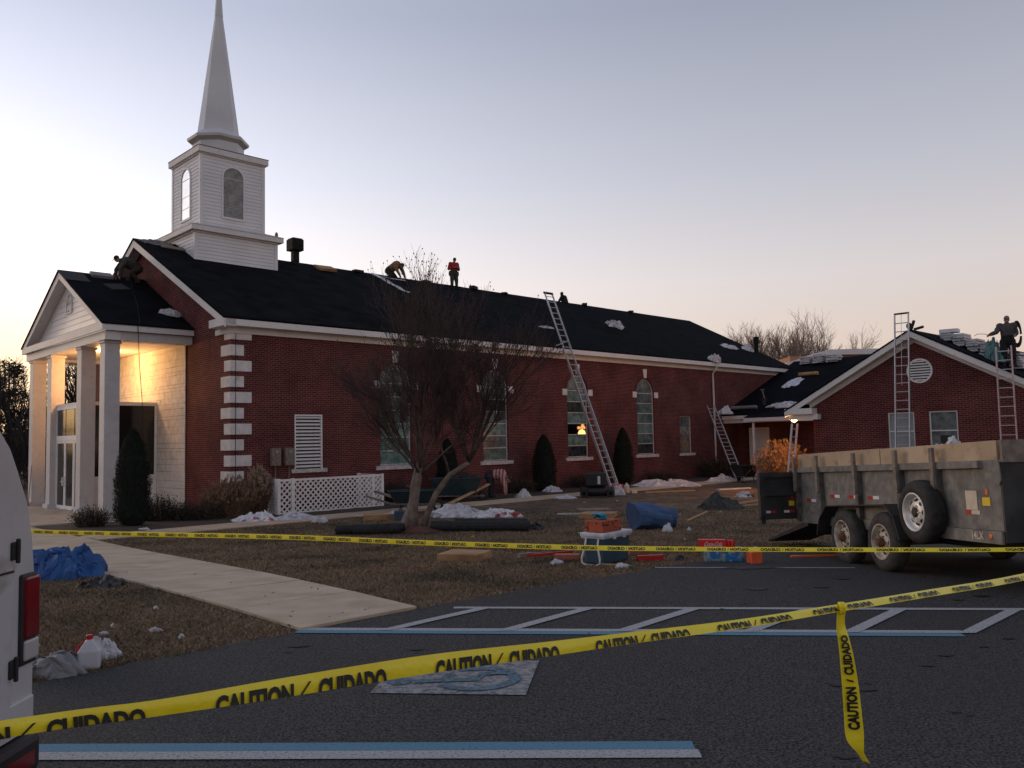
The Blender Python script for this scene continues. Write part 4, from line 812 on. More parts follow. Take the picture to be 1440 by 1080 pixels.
def bush(name, label, cat, loc, rx, ry, h, m1, seed, n=260, leafy=0.5, leaf=.05, curve=.5, heads=None, group=None):
    R = random.Random(seed); t = thing(name, label, cat, loc, 0, group); f = Fast(); lf = Fast(); hd = Fast()
    for k in range(n):
        a = R.uniform(0, 6.28); r = math.sqrt(R.random()); b = Vector((rx*.45*r*math.cos(a), ry*.45*r*math.sin(a), -.02)); e = Vector((rx*r*math.cos(a)*R.uniform(.6, 1.1), ry*r*math.sin(a)*R.uniform(.6, 1.1), h*R.uniform(.55, 1.05)*(1-.35*r*r)))
        mdl = b.lerp(e, .5)+Vector((0, 0, h*curve*.15))+rv3(R)*.04; f.twig([b, mdl, e], .007, .0035)
        for j in range(int(leafy*10)): q = b.lerp(e, R.uniform(.2, 1.05))+rv3(R)*.09; lf.leaf(q, rv3(R).normalized()*leaf*R.uniform(.6, 1.4), leaf*.3, rv3(R))
        if heads and R.random() < .6:
            for j in range(7): hd.leaf(e+rv3(R)*.03, (Vector((0, 0, 1))+rv3(R)*.5)*.09, .013, rv3(R))
    f.build('stems', mm[m1[0]], t)
    if lf.v: lf.build('foliage', mm[m1[1]], t)
    if hd.v: hd.build('seed_heads', mm[heads], t)
def BU(u, v): p = W(u, v); return (p.x, p.y, g(p.x, p.y)+.01)
bush('shrub', 'low brown-green shrub left of the cone-shaped evergreen', 'shrub', BU(-4.35, -.55), .62, .6, .62, ('bark_dark', 'shrub'), 1, 240, .9)
bush('shrub', 'spiky low shrub in front of the white stone wall', 'shrub', BU(-2.35, -.35), .8, .6, .85, ('bark_dark', 'shrub'), 2, 260, .8)
bush('shrub', 'dark low shrub between the stone wall and the brick corner', 'shrub', BU(-1.55, -1.0), .9, .6, .62, ('bark_dark', 'shrub'), 3, 320, 1.1)
bush('ornamental_grass', 'dry brown ornamental grass clump at the quoined corner', 'grass clump', BU(-.55, -1.2), .95, .7, 1.2, ('dry_grass', 'shrub'), 4, 700, .35, heads='dry_grass')
bush('ornamental_grass', 'dry pale grass clump beside the lattice screen', 'grass clump', BU(.42, -1.05), .55, .45, 1.55, ('dry_grass', 'shrub'), 5, 420, .2, heads='seed_head')
bush('shrub', 'dark rounded shrub below the small window by the down pipe', 'shrub', BU(26.6, -1.2), 1.35, .8, 1.15, ('bark_dark', 'shrub'), 6, 520, .9, .07)
bush('shrub', 'dark shrub behind the green bins near the first arched window', 'shrub', BU(5.9, -.8), .9, .6, .95, ('bark_dark', 'shrub'), 7, 300, .8)
bush('shrub', 'low dark shrub between the bent worker and the slim evergreen', 'shrub', BU(12.0, -1.0), .9, .6, .7, ('bark_dark', 'shrub'), 8, 260, .9)
bush('shrub', 'low dark shrub under the third arched window', 'shrub', BU(16.3, -.9), 1.0, .6, .75, ('bark_dark', 'shrub'), 9, 260, .9)
bush('shrub', 'dark low shrub beside the white wrap under the last arched window', 'shrub', BU(21.8, -1.1), 1.2, .7, .6, ('bark_dark', 'shrub'), 10, 260, .9)
p = W(20.4, -8.2); bush('ornamental_grass', 'tall grass clump glowing orange under the corner lamp', 'grass clump', (p.x, p.y, -.47), 1.25, 1.0, 1.95, ('dry_grass', 'dry_grass'), 11, 900, .08, heads='dry_grass')
# ================================================================== LADDERS
def ladder(label, foot, top, wdir, width, rail_m, hook=None, span=.305, r=.028):
    foot, top, wd = Vector(foot), Vector(top), Vector(wdir).normalized()*width/2; t = thing('ladder', label, 'ladder', foot, 0, 'roofers ladders'); D = top-foot; nrm = D.cross(wd).normalized()
    for s in (-1, 1): e = MB(); e.bar(wd*s, D+wd*s, .032, .075, nrm); e.build('rail', mm[rail_m], t)
    L = D.length; k = 1; rm = MB(); rm.tube([-wd, wd], .016, 6); me = rm.mesh('rung'); me.materials.append(mm['aluminium'])
    while k*span < L-.05: o = link('rung', me, None, t); o.location = D*(k*span/L); k += 1
    return t, D, wd, nrm
lt_, D_, wd_, n_ = ladder('long aluminium extension ladder leaning on the church eave, reaching up past the roof edge', W(15.25, -3.5, -.44), W(15.9, .72, 8.55), (UX, UY, 0), .50, 'aluminium')
e = MB(); e.bar(D_-wd_*1.25, D_+wd_*1.25, .10, .05, n_); e.build('cap', mm['dark_metal'], lt_)
e = MB(); q = D_*.74; a = Vector((UX, UY, 0)); up = D_.normalized(); e.tube([q+wd_, q-a*.95+n_*.25-up*.35, q-a*.95+n_*.3-up*.42, q-up*.55+n_*.1, q+a*.5-up*.5], .018, 5); e.build('stand_off_bracket', mm['aluminium'], lt_)
e = MB()
for s in (-1, 1): e.bar(wd_*s*.86+n_*.07, D_*.62+wd_*s*.86+n_*.07, .03, .07, n_)
e.build('fly_section', mm['aluminium'], lt_)
ladder('short ladder leaning by the down pipe at the link roof', W(24.9, -3.6, -.44), W(27.6, -.35, 3.4), (UX-.5*VX, UY-.5*VY, 0), .46, 'aluminium')
la, D2, wd2, n2 = ladder('aluminium extension ladder against the gable, left of the round vent', W(16.2, -14.78, -.47), W(17.45, -14.55, 5.85), (VX, VY, 0), .46, 'aluminium')
e = MB(); e.bar(D2-wd2*1.1, D2+wd2*1.1, .05, .05, n2); e.build('cap', mm['dark_metal'], la); e = MB(); e.tube([D2, D2*.97+n2*.03, D2*.6+n2*.04], .008, 4); e.build('rope', mm['plastic_white'], la)
ladder('pinkish ladder under the standing worker at the annex gable', W(16.3, -17.95, -.47), W(17.5, -17.62, 4.42), (VX, VY, 0), .44, 'ladder_pink')
ladder('narrow-looking ladder standing at the lamp corner of the annex', W(17.15, -10.25, -.47), W(17.3, -10.52, 2.16), (UX, UY, 0), .42, 'aluminium')
# ================================================================== PEOPLE
def person(label, loc, rotz, J, mats_, hat=None, extra=None, scale=1.0, bulk=1.22):
    """J: joints (x forward, y left, z up); one continuous skin from overlapping tapered limbs"""
    caps = []
    def cap(a, b, ra, rb, reg, f=1.0): k_ = 1.0 if reg == 'skin' else bulk; caps.append((Vector(a), Vector(b), ra*k_, rb*k_, reg))
    j = {k: Vector(v) for k, v in J.items()}
    up = (j['neck']-j['pelvis']).normalized()
    cap(j['pelvis'], j['belly'], .155, .15, 'legs'); cap(j['belly'], j['chest'], .15, .17, 'top'); cap(j['chest'], j['neck'], .15, .06, 'top')
    cap(j['neck'], j['head'], .055, .06, 'skin')
    for s in 'LR':
        cap(j['chest'], j['sho'+s], .12, .085, 'top'); cap(j['sho'+s], j['elb'+s], .078, .058, 'top'); cap(j['elb'+s], j['wri'+s], .056, .038, 'top')
        cap(j['pelvis'], j['hip'+s], .13, .11, 'legs'); cap(j['hip'+s], j['kne'+s], .105, .075, 'legs'); cap(j['kne'+s], j['ank'+s], .07, .05, 'legs'); cap(j['ank'+s], j['toe'+s], .052, .045, 'boot')
        wv = j['wri'+s]; d = (wv-j['elb'+s]).normalized(); sd_ = d.orthogonal().normalized(); nn = d.cross(sd_)
        cap(wv, wv+d*.07, .034, .038, 'skin')
        for q in range(4): o = (q-1.5)*.021; cap(wv+d*.07+sd_*o, wv+d*(.125-.006*abs(q-1.4))+sd_*o*1.1+nn*.012, .012, .011, 'skin'); cap(wv+d*(.125-.006*abs(q-1.4))+sd_*o*1.1+nn*.012, wv+d*(.150-.010*abs(q-1.4))+sd_*o*1.1+nn*.035, .011, .009, 'skin')
        cap(wv+d*.02+sd_*.03, wv+d*.065+sd_*.062+nn*.01, .015, .011, 'skin')
    hd = j['head']; fw = Vector(J.get('face', (1, 0, 0))).normalized(); hu = Vector(J.get('hup', (0, 0, 1))); hu = (hu-fw*hu.dot(fw)).normalized(); ri = fw.cross(hu); RM = Matrix((fw, -ri, hu)).transposed()
    mb = MB()
    for a, b, ra, rb, reg in caps:
        L = (b-a).length; n = 10
        if L < 1e-4: continue
        d = (b-a)/L; prof = []; pts, rad = [], []
        for q in (-.95, -.6, 0): pts.append(a+d*ra*q); rad.append(ra*math.sqrt(max(.05, 1-q*q)))
        for q in (0, .6, .95): pts.append(b+d*rb*q); rad.append(rb*math.sqrt(max(.05, 1-q*q)))
        mb.tube(pts, rad, n)
    mb.ellip(hd+hu*.02, (.098, .078, .122), 14, 10, RM); mb.ellip(hd+fw*.045-hu*.055, (.055, .05, .05), 10, 8, RM); mb.ellip(hd+fw*.10-hu*.005, (.022, .016, .03), 8, 6, RM)
    for s in (-1, 1): mb.ellip(hd+ri*.08*s, (.02, .012, .033), 8, 6, RM)
    me = mb.mesh('tmp'); ob = bpy.data.objects.new('tmp', me); COL.objects.link(ob); rm = ob.modifiers.new('r', 'REMESH'); rm.mode = 'VOXEL'; rm.voxel_size = .0125; sm = ob.modifiers.new('s', 'SMOOTH'); sm.iterations = 2
    dg = bpy.context.evaluated_depsgraph_get(); body = bpy.data.meshes.new_from_object(ob.evaluated_get(dg)); bpy.data.objects.remove(ob)
    regs = ['skin', 'top', 'legs', 'boot']; nv = len(body.vertices); co = np.zeros(nv*3); body.vertices.foreach_get('co', co); co = co.reshape(-1, 3); best = np.full(nv, 1e9); bi = np.zeros(nv, int)
    for a, b, ra, rb, reg in caps+[(hd, hd+hu*.04, .1, .1, 'skin')]:
        A, B = np.array(a), np.array(b); AB = B-A; t = np.clip(((co-A)@AB)/max(AB@AB, 1e-9), 0, 1); dist = np.linalg.norm(co-(A+t[:, None]*AB), axis=1)-(ra+(rb-ra)*t); k = dist < best; best[k] = dist[k]; bi[k] = regs.index(reg)
    nr = np.zeros(nv*3); body.vertices.foreach_get('normal', nr); nr = nr.reshape(-1, 3)
    wr = np.array([(1-2*abs(noise.noise(Vector(c)*9+Vector((loc[0], 0, 0)))))*.6+(1-2*abs(noise.noise(Vector(c)*21)))*.4 if b_ in (1, 2) else 0 for c, b_ in zip(co, bi)])
    body.vertices.foreach_set('co', (co+nr*(wr*.016)[:, None]).reshape(-1))
    for r in regs: body.materials.append(mm[mats_[r]])
    idx = np.zeros(len(body.polygons), np.int32)
    for p_ in body.polygons: idx[p_.index] = bi[p_.vertices[0]]
    body.polygons.foreach_set('material_index', idx); body.polygons.foreach_set('use_smooth', [True]*len(idx))
    t = thing('person', label, 'person', loc, rotz); bo = link('body', body, None, t)
    e = MB(); e.ellip(hd+hu*.055-fw*.012, (.108, .088, .095), 14, 10, RM); e.build('cap' if hat else 'hair', mm[hat or 'hair'], t, smooth=True)
    if hat: e = MB(); e.ellip(hd+hu*.055+fw*.115, (.075, .07, .012), 12, 6, RM); e.build('cap_brim', mm[hat], t, smooth=True)
    for s in (-1, 1): e = MB(); e.ellip(hd+fw*.082+ri*.032*s+hu*.025, (.012, .014, .010), 8, 6, RM); e.build('eye', mm['black'], t)
    e = MB(); e.ellip(hd+fw*.088-hu*.062, (.012, .026, .008), 8, 6, RM); e.build('mouth', mm['cloth_boot'], t)
    t.scale = (scale,)*3
    return t
def sym(**k):
    d = {}
    for n, v in k.items():
        if n in ('sho', 'elb', 'wri', 'hip', 'kne', 'ank', 'toe'): d[n+'L'] = v; d[n+'R'] = (v[0], -v[1], v[2])
        else: d[n] = v
    return d
# standing worker in red on the ridge, head bowed, hands together
J = sym(pelvis=(0, 0, .92), belly=(0, 0, 1.08), chest=(.01, 0, 1.30), neck=(.03, 0, 1.47), head=(.09, 0, 1.59), sho=(.0, .19, 1.41), elb=(-.02, .29, 1.14), wri=(.22, .09, 1.18), hip=(0, .10, .88), kne=(.03, .13, .48), ank=(0, .14, .09), toe=(.15, .15, .05)); J['face'] = (1, 0, -.55)
p = W(16.0, 7.6, rz(7.45)-.22); pr_ = person('worker in a red jacket standing on the church ridge looking at his hands', p, math.radians(-60), J, dict(skin='skin', top='cloth_red', legs='cloth_olive', boot='cloth_boot'))
for s in (-1, 1): e = MB(); e.ellip((-.02, s*.22, .90), (.11, .075, .15), 10, 8); e.build('tool_pouch', mm['black'], pr_, smooth=True)
e = MB(); e.lathe([(.165, .99), (.17, 1.03), (.165, 1.05)], 16); e.build('belt', mm['black'], pr_)
# kneeling worker in tan on the ridge
J = sym(pelvis=(-.38, 0, .42), belly=(-.22, 0, .52), chest=(.05, 0, .64), neck=(.22, 0, .62), head=(.33, 0, .56), sho=(.10, .2, .62), elb=(.22, .27, .36), wri=(.34, .22, .12), hip=(-.38, .11, .40), kne=(-.12, .16, .09), ank=(-.52, .16, .08), toe=(-.66, .16, .05)); J['face'] = (.8, 0, -.6)
p = W(12.05, 7.35, rz(7.3)-.03); person('worker in a tan jacket kneeling on all fours on the church ridge', p, math.radians(-25), J, dict(skin='skin', top='cloth_tan', legs='cloth_dark', boot='cloth_boot'), scale=1.05)
# dark crouching worker behind the ridge
J = sym(pelvis=(-.1, 0, .40), belly=(-.05, 0, .56), chest=(.05, 0, .80), neck=(.10, 0, .97), head=(.16, 0, 1.07), sho=(.05, .19, .91), elb=(.22, .24, .66), wri=(.40, .12, .52), hip=(-.1, .12, .38), kne=(.30, .18, .48), ank=(.08, .16, .09), toe=(.22, .17, .05)); J['face'] = (1, 0, -.4)
p = W(24.8, 7.75, rz(7.15)-.35); person('dark figure crouching behind the ridge right of the long ladder top', p, math.radians(150), J, dict(skin='cloth_dark', top='cloth_dark', legs='cloth_dark', boot='cloth_boot'))
# bent worker on the portico roof
J = sym(pelvis=(-.28, 0, .60), belly=(-.12, 0, .70), chest=(.18, 0, .80), neck=(.36, 0, .84), head=(.47, 0, .87), sho=(.24, .19, .78), elb=(.42, .24, .50), wri=(.44, .20, .22), hip=(-.28, .11, .57), kne=(.02, .20, .38), ank=(-.28, .18, .06), toe=(-.14, .19, .03)); J['face'] = (.75, 0, -.65)
J['hipR'] = (-.28, -.11, .57); J['kneR'] = (-.02, -.20, .14); J['ankR'] = (-.36, -.20, .03); J['toeR'] = (-.5, -.2, .03)
p = W(-.72, 6.95, pz(6.9)-.02); person('worker in a grey cap bent over the ridge of the portico roof', p, CH_ROT+math.pi, J, dict(skin='skin', top='cloth_grey', legs='cloth_brown', boot='cloth_boot'), hat='cloth_dark')
# striped worker bending down by the wall
J = sym(pelvis=(-.42, 0, .84), belly=(-.26, 0, .90), chest=(.04, 0, .90), neck=(.22, 0, .80), head=(.33, 0, .70), sho=(.08, .19, .84), elb=(.16, .22, .55), wri=(.20, .18, .26), hip=(-.42, .11, .80), kne=(-.34, .15, .44), ank=(-.38, .15, .09), toe=(-.24, .16, .05)); J['face'] = (.5, 0, -.85)
p = W(9.75, -2.3, -.45); person('worker in a red striped shirt bending over beside the green bins', p, math.radians(-8), J, dict(skin='skin', top='cloth_stripe', legs='cloth_denim', boot='cloth_boot'), scale=1.0)
# worker standing on the annex roof
J = sym(pelvis=(0, 0, .92), belly=(0, 0, 1.08), chest=(.01, 0, 1.30), neck=(.02, 0, 1.48), head=(.06, 0, 1.60), sho=(.0, .20, 1.41), elb=(-.05, .27, 1.15), wri=(.14, .20, 1.06), hip=(0, .10, .88), kne=(.04, .13, .48), ank=(0, .15, .09), toe=(.15, .17, .05)); J['elbR'] = (.10, -.34, 1.20); J['wriR'] = (.22, -.54, 1.12); J['face'] = (1, -.15, -.12)
p = W(19.0, -17.35, az_(-17.35)-.03); wk = person('worker in a grey jacket and pale cap standing on the annex roof', p, math.radians(-112), J, dict(skin='skin', top='cloth_jacket', legs='cloth_dark', boot='cloth_boot'), hat='cloth_cap')
wkR = Matrix.Rotation(math.radians(-112), 3, 'Z')
hz_ = MB(); cc = p+wkR@Vector((-.12, .30, 1.12))
for k in range(5):
    rr_ = .24+.02*k; pts = [cc+wkR@Vector((.02*k-.04+.03*math.sin(a*3+k), .12*math.cos(a)*1.0, rr_*1.35*math.sin(a))) for a in np.linspace(0, 2*math.pi*.97, 22)]; hz_.tube(pts, .028, 6)
tag(hz_.build('hose_coil', mm['olive_tarp'], smooth=True), 'coil of dark air hose hung on the standing worker’s shoulder', 'hose')
e = MB(); h0 = p+wkR@Vector((.24, -.58, 1.10)); e.tube([h0, h0+wkR@Vector((.05, -.12, .05)), h0+wkR@Vector((.06, -.34, .06)), h0+wkR@Vector((.04, -.42, .0))], .010, 5); tag(e.build('cord', mm['lumber']), 'short pale cord held in the standing worker’s hand', 'cord')
# ================================================================== FAR BUILDING
fb = thing('far_building', 'brick building coloured as if lit orange, with pale roof edge behind the link roof', 'building', (36.6, 92, .1), math.radians(0))
e = MB(); e.box(-5.8, 16, 0, 14, 0, 10.25); e.build('wall', mm['brick_far_sunlit'], fb)
e = MB(); e.prism([(-6.4, -.5, 9.5), (-1.6, -.5, 10.9), (17, -.5, 10.9), (17, -.5, 10.3), (-1.6, -.5, 10.3), (-6.4, -.5, 8.9)], (0, 15, 0)); e.build('roof', mm['trim'], fb)
for k in range(3): e = MB(); e.box(-5+6*k, -3.4+6*k, -.04, .0, 3.0, 6.0); e.build('window', mm['glass_dark'], fb)
# ================================================================== TEXT
def text_mesh(body, bold=.02, shear=0.0):
    cu = bpy.data.curves.new('t', 'FONT'); cu.body = body; cu.size = 1; cu.offset = bold; cu.shear = shear; cu.resolution_u = 3
    ob = bpy.data.objects.new('t', cu); COL.objects.link(ob); dg = bpy.context.evaluated_depsgraph_get(); me = bpy.data.meshes.new_from_object(ob.evaluated_get(dg)); bpy.data.objects.remove(ob)
    vs = np.array([v.co[:2] for v in me.vertices]); lo, hi = vs.min(0), vs.max(0); vs = (vs-lo)/(hi-lo); fs = [tuple(p.vertices) for p in me.polygons]; bpy.data.meshes.remove(me); return vs, fs
TXT = {w: text_mesh(w, .055) for w in ('CAUTION', 'CUIDADO')}
def put_text(mb, w, fn, cut=None, mirror=False):
    vs, fs = TXT[w] if w in TXT else text_mesh(w)
    if cut is not None:
        bm = bmesh.new(); bv = [bm.verts.new((a, b, 0)) for a, b in vs]
        for f in fs:
            try: bm.faces.new([bv[i] for i in f])
            except ValueError: pass
        bmesh.ops.bisect_plane(bm, geom=bm.verts[:]+bm.edges[:]+bm.faces[:], plane_co=(0, cut, 0), plane_no=(0, 1, 0), clear_inner=True)
        bm.verts.ensure_lookup_table(); bm.verts.index_update(); vs = [(v.co.x, (v.co.y-cut)/(1-cut)) for v in bm.verts]; fs = [tuple(v.index for v in f.verts) for f in bm.faces]; bm.free()
    mb.add([fn(1-a if mirror else a, b) for a, b in vs], fs)
class Strip:
    def __init__(s, rows):   # rows: (top, bottom) points
        s.t = [Vector(a) for a, b in rows]; s.b = [Vector(b) for a, b in rows]; c = [(a+b)/2 for a, b in zip(s.t, s.b)]; s.s = [0]
        for p, q in zip(c[:-1], c[1:]): s.s.append(s.s[-1]+(q-p).length)
    def at(s, q, v, off=0.0):    # q arc length, v 0 bottom..1 top
        q = max(s.s[0], min(s.s[-1]-1e-5, q)); i = max(k for k in range(len(s.s)-1) if s.s[k] <= q); t = (q-s.s[i])/(s.s[i+1]-s.s[i])
        a, b = s.t[i].lerp(s.t[i+1], t), s.b[i].lerp(s.b[i+1], t); n = (s.t[i+1]-s.t[i]).cross(s.t[i]-s.b[i]).normalized(); return b.lerp(a, v)+n*off
    def mesh(s, n, curl=.0):
        mb = MB(); vs, fs = [], []
        for k in range(n+1):
            q = s.s[-1]*k/n
            for v in (0, .33, .67, 1): vs.append(s.at(q, v, curl*math.sin(v*math.pi)))
            if k:
                for j in range(3): a = (k-1)*4+j; fs.append((a, a+4, a+5, a+1))
        mb.add(vs, fs); return mb
def refine(rows, n=6):   # smooth the sampled rows with catmull-rom
    out = []
    for k in range(2):
        P = [Vector(r[k]) for r in rows]; P = [P[0]*2-P[1]]+P+[P[-1]*2-P[-2]]; o = []
        for i in range(1, len(P)-2):
            for j in range(n):
                t = j/n; a, b, c, d = P[i-1], P[i], P[i+1], P[i+2]; o.append(.5*((2*b)+(c-a)*t+(2*a-5*b+4*c-d)*t*t+(3*b-a-3*c+d)*t**3))
        o.append(P[-2]); out.append(o)
    return list(zip(*out))
near = [((-3.35, -.02, 1.30), (-3.35, -.02, 1.255)), ((-2.0, 1.03, 1.245), (-2.0, 1.03, 1.205)), ((-1.071, 1.766, 1.194), (-1.068, 1.766, 1.158)), ((-.829, 1.958, 1.173), (-.826, 1.955, 1.137)), ((-.588, 2.148, 1.165), (-.585, 2.14, 1.119)), ((-.257, 2.408, 1.149), (-.255, 2.40, 1.099)), ((.072, 2.666, 1.116), (.075, 2.655, 1.073)), ((.425, 2.942, 1.082), (.432, 2.93, 1.047)), ((.86, 3.282, 1.042), (.872, 3.26, 1.014)), ((1.366, 3.677, 1.009), (1.382, 3.65, .985)), ((2.011, 4.179, .971), (2.03, 4.15, .945)), ((2.939, 4.9, .922), (2.955, 4.88, .890)), ((4.4, 6.05, .90), (4.41, 6.03, .855)), ((6.2, 7.45, 1.02), (6.2, 7.45, .965))]
S1 = Strip(refine(near)); tp1 = thing('caution_tape', 'yellow caution tape stretched across the foreground, folded through its lettering', 'tape')
S1.mesh(220, .004).build('ribbon', mm['yellow_tape'], tp1, smooth=True)
s0 = None
best = 9; 
for k in range(2000):
    q = S1.s[-1]*k/2000; d = (S1.at(q, .5)-Vector((-.725, 2.04, 1.151))).length
    if d < best: best, s0 = d, q
PT = .62
ink = MB()
for n in range(-5, 12):
    o = s0+n*PT
    for w, a, b in (('CAUTION', 0, .317), ('CUIDADO', .424, .746)):
        if o+a*PT < .05 or o+b*PT > S1.s[-1]-.05: continue
        put_text(ink, w, lambda x, y, a=a, b=b, o=o: S1.at(o+(a+(b-a)*x)*PT, .0+.66*y, .0075), cut=.44)
    if o+.4*PT < S1.s[-1] and o > 0: ink.poly([S1.at(o+.345*PT, .0, .0055), S1.at(o+.355*PT, .0, .0055), S1.at(o+.395*PT, .62, .0055), S1.at(o+.385*PT, .62, .0055)])
ink.build('lettering', mm['ink'], tp1)['kind'] = 'stuff'
# far tape seen from behind: lettering reads reversed
far = [((-12.5, 16.6, .36), (-12.5, 16.6, .285)), ((-8.498, 14.875, .352), (-8.496, 14.872, .277)), ((-6.11, 13.821, .374), (-6.11, 13.82, .300)), ((-3.458, 12.65, .408), (-3.458, 12.645, .334)), ((-1.223, 11.661, .395), (-1.224, 11.655, .325)), ((.686, 10.816, .400), (.685, 10.80, .336)), ((2.336, 10.085, .431), (2.335, 10.06, .380)), ((4.109, 9.3, .487), (4.107, 9.27, .442)), ((5.282, 8.78, .533), (5.28, 8.75, .492)), ((7.2, 7.95, .66), (7.2, 7.93, .60)), ((9.2, 7.1, .90), (9.2, 7.09, .83))]
S2 = Strip(refine(far)); tp2 = thing('caution_tape', 'yellow caution tape strung low along the lawn edge in front of the trailer wheels', 'tape')
S2.mesh(200, .003).build('ribbon', mm['yellow_tape'], tp2, smooth=True); ink = MB(); n = 0
while (n+1)*.62 < S2.s[-1]:
    o = n*.62
    for w, a, b in (('CUIDADO', .06, .42), ('CAUTION', .50, .84)): put_text(ink, w, lambda x, y, a=a, b=b, o=o: S2.at(o+(a+(b-a)*x)*.62, .16+.62*y, .004), mirror=True)
    ink.poly([S2.at(o+.45*.62, .2, .004), S2.at(o+.46*.62, .2, .004), S2.at(o+.475*.62, .8, .004), S2.at(o+.465*.62, .8, .004)]); n += 1
ink.build('lettering', mm['ink'], tp2)['kind'] = 'stuff'
# loose end hanging from the near tape
def hp(z, w0, w1, dy=0.0): # left and right edges
    c = Vector((1.395, 3.66, z)); return (c+Vector((w1, dy*.5, 0)), c+Vector((w0, -dy*.5, 0)))
rows_h = [hp(1.00, -.016, .030, .02), hp(.93, -.030, .026, .05), hp(.86, -.020, .038, .02), hp(.78, -.012, .050), hp(.66, -.008, .064), hp(.54, -.004, .070, -.01), hp(.47, -.002, .074, -.01), hp(.43, .010, .072, -.01), hp(.39, .045, .070, -.02), hp(.35, .072, .092, -.03)]
S3 = Strip(refine([(a, b) for b, a in rows_h])); tp3 = thing('caution_tape', 'loose end of yellow caution tape hanging down from the foreground tape', 'tape'); S3.mesh(60, .004).build('ribbon', mm['yellow_tape'], tp3, smooth=True)
ink = MB(); L3 = S3.s[-1]
for w, z0, z1 in (('CAUTION', .485, .665), ('CUIDADO', .715, .885)): put_text(ink, w, lambda x, y, z0=z0, z1=z1: S3.at((1.0-(z0+(z1-z0)*x)), .85-.66*y if False else .18+.64*y, -.006))
ink.poly([S3.at(1-.682, .30, -.006), S3.at(1-.690, .30, -.006), S3.at(1-.700, .72, -.006), S3.at(1-.692, .72, -.006)]); ink.build('lettering', mm['ink'], tp3)['kind'] = 'stuff'
e = MB()
for k in range(3): c = Vector((1.39+.008*k, 3.655, 1.0)); e.tube([c+Vector((0, .014*math.cos(a), .022*math.sin(a))) for a in np.linspace(0, 6.28, 12)], .006, 5)
e.build('knot', mm['yellow_tape'], tp3)
# ================================================================== DUMP TRAILER
tr = thing('dump_trailer', 'grey steel dump trailer with plywood sideboards, twin wheels and a spare tyre', 'trailer', (4.75, 10.96, -.052), math.radians(95)); tr.rotation_euler = Euler((0, .047, math.radians(95)), 'XYZ')
T0, T1, YS, YF, ZB, ZT = -2.16, 2.86, -.20, -2.28, .64, 1.39
def part(name, m, parent=tr, **k): return lambda mb: mb.build(name, mm[m], parent, **k)
for y, nm in ((YS, 'near'), (YF, 'far')):
    e = MB(); e.box(T0, T1, y-.02, y+.0, ZB, 1.31); sp_ = e.build('side_panel', mm['trailer_steel'], tr)
    s = 1 if y == YS else -1
    e = MB(); a, b = sorted((y-.02*s, y+.065*s)); e.box(T0+.26 if s > 0 else T0, T1, a, b, 1.305, 1.39); e.build('top_rail', mm['trailer_steel'], tr, bevel=.006)
    e = MB(); a, b = sorted((y, y+.03*s)); e.box(T0, T1, a, b, .50, ZB-.004); e.build('bottom_rail', mm['trailer_steel'], tr, bevel=.004)
    for t0, t1 in ((T0+.03, .24), (.26, T1-.02)): e = MB(); a, b = sorted((y-.05*s, y-.012*s)); e.box(t0, t1, a, b, 1.392, 1.60+.012*nz((t0, y, 0))); e.build('sideboard', mm['plywood'], tr)
    for t in (2.80, 1.98, .80, -.29, -1.10):
        e = MB(); a, b = sorted((y+.002*s, y+.075*s)); e.box(t-.045, t+.045, a, b, .52, 1.304); e.build('upright', mm['upright_shaded_steel'], tr, bevel=.006)
        e = MB(); a, b = sorted((y+.068*s, y+.108*s)); e.box(t-.035, t+.035, a, b, 1.0+.08*nz((t*5, 0, 0)), 1.56); e.build('stake', mm['old_wood'], tr, bevel=.004)
e = MB(); e.box(T0-.03, T0, YF, YS, .52, 1.36); e.build('front_wall', mm['trailer_dark'], tr); e = MB(); e.box(T0-.06, T0-.025, YF, YS-.01, 1.365, 1.60); e.build('front_board', mm['old_wood'], tr)
e = MB(); e.box(T0, T1, YF+.02, YS-.02, .56, .63); e.build('bed_floor', mm['trailer_dark'], tr)
e = MB(); e.prism([(T0-.02, YS+.004, 1.39), (T0+.27, YS+.004, 1.39), (T0+.27, YS+.004, 1.30), (T0+.10, YS+.004, 1.27), (T0+.08, YS+.004, 1.14), (T0+.0, YS+.004, 1.12), (T0-.04, YS+.004, 1.18)], (0, .012, 0)); e.build('hinge_plate', mm['trailer_steel'], tr)
for y in (-.75, -1.75): e = MB(); e.box(-2.9, T1-.1, y-.05, y+.05, .36, .50); e.build('chassis_rail', mm['trailer_dark'], tr)
for s in (1, -1): e = MB(); e.bar((-2.2, -1.24+s*.75, .43), (-3.7, -1.24, .43), .08, .12); e.build('drawbar', mm['trailer_dark'], tr)
e = MB(); e.box(-3.0, -2.45, -1.6, -.9, .49, .95); e.build('pump_box', mm['trailer_dark'], tr, bevel=.02); e = MB(); e.tube([(-3.3, -1.0, 0.06), (-3.3, -1.0, .85)], .04, 8); e.build('jack', mm['dark_metal'], tr)
for y in (.0, -2.48):   # fenders
    pts = [(1.82, .36), (1.72, .60), (1.48, .80), (-.16, .86), (-.36, .72), (-.48, .44)]
    for (a, b), (c, d) in zip(pts[:-1], pts[1:]): e = MB(); y0, y1 = (y-.22, y+.02) if y == 0 else (y-.02, y+.22); q = Vector((a-c, 0, b-d)).normalized(); nn = Vector((-q.z, 0, q.x))*.016; e.prism([Vector((a, y0, b)), Vector((c, y0, d)), Vector((c, y0, d))+nn, Vector((a, y0, b))+nn], (0, y1-y0, 0)); e.build('fender', mm['trailer_dark'], tr)
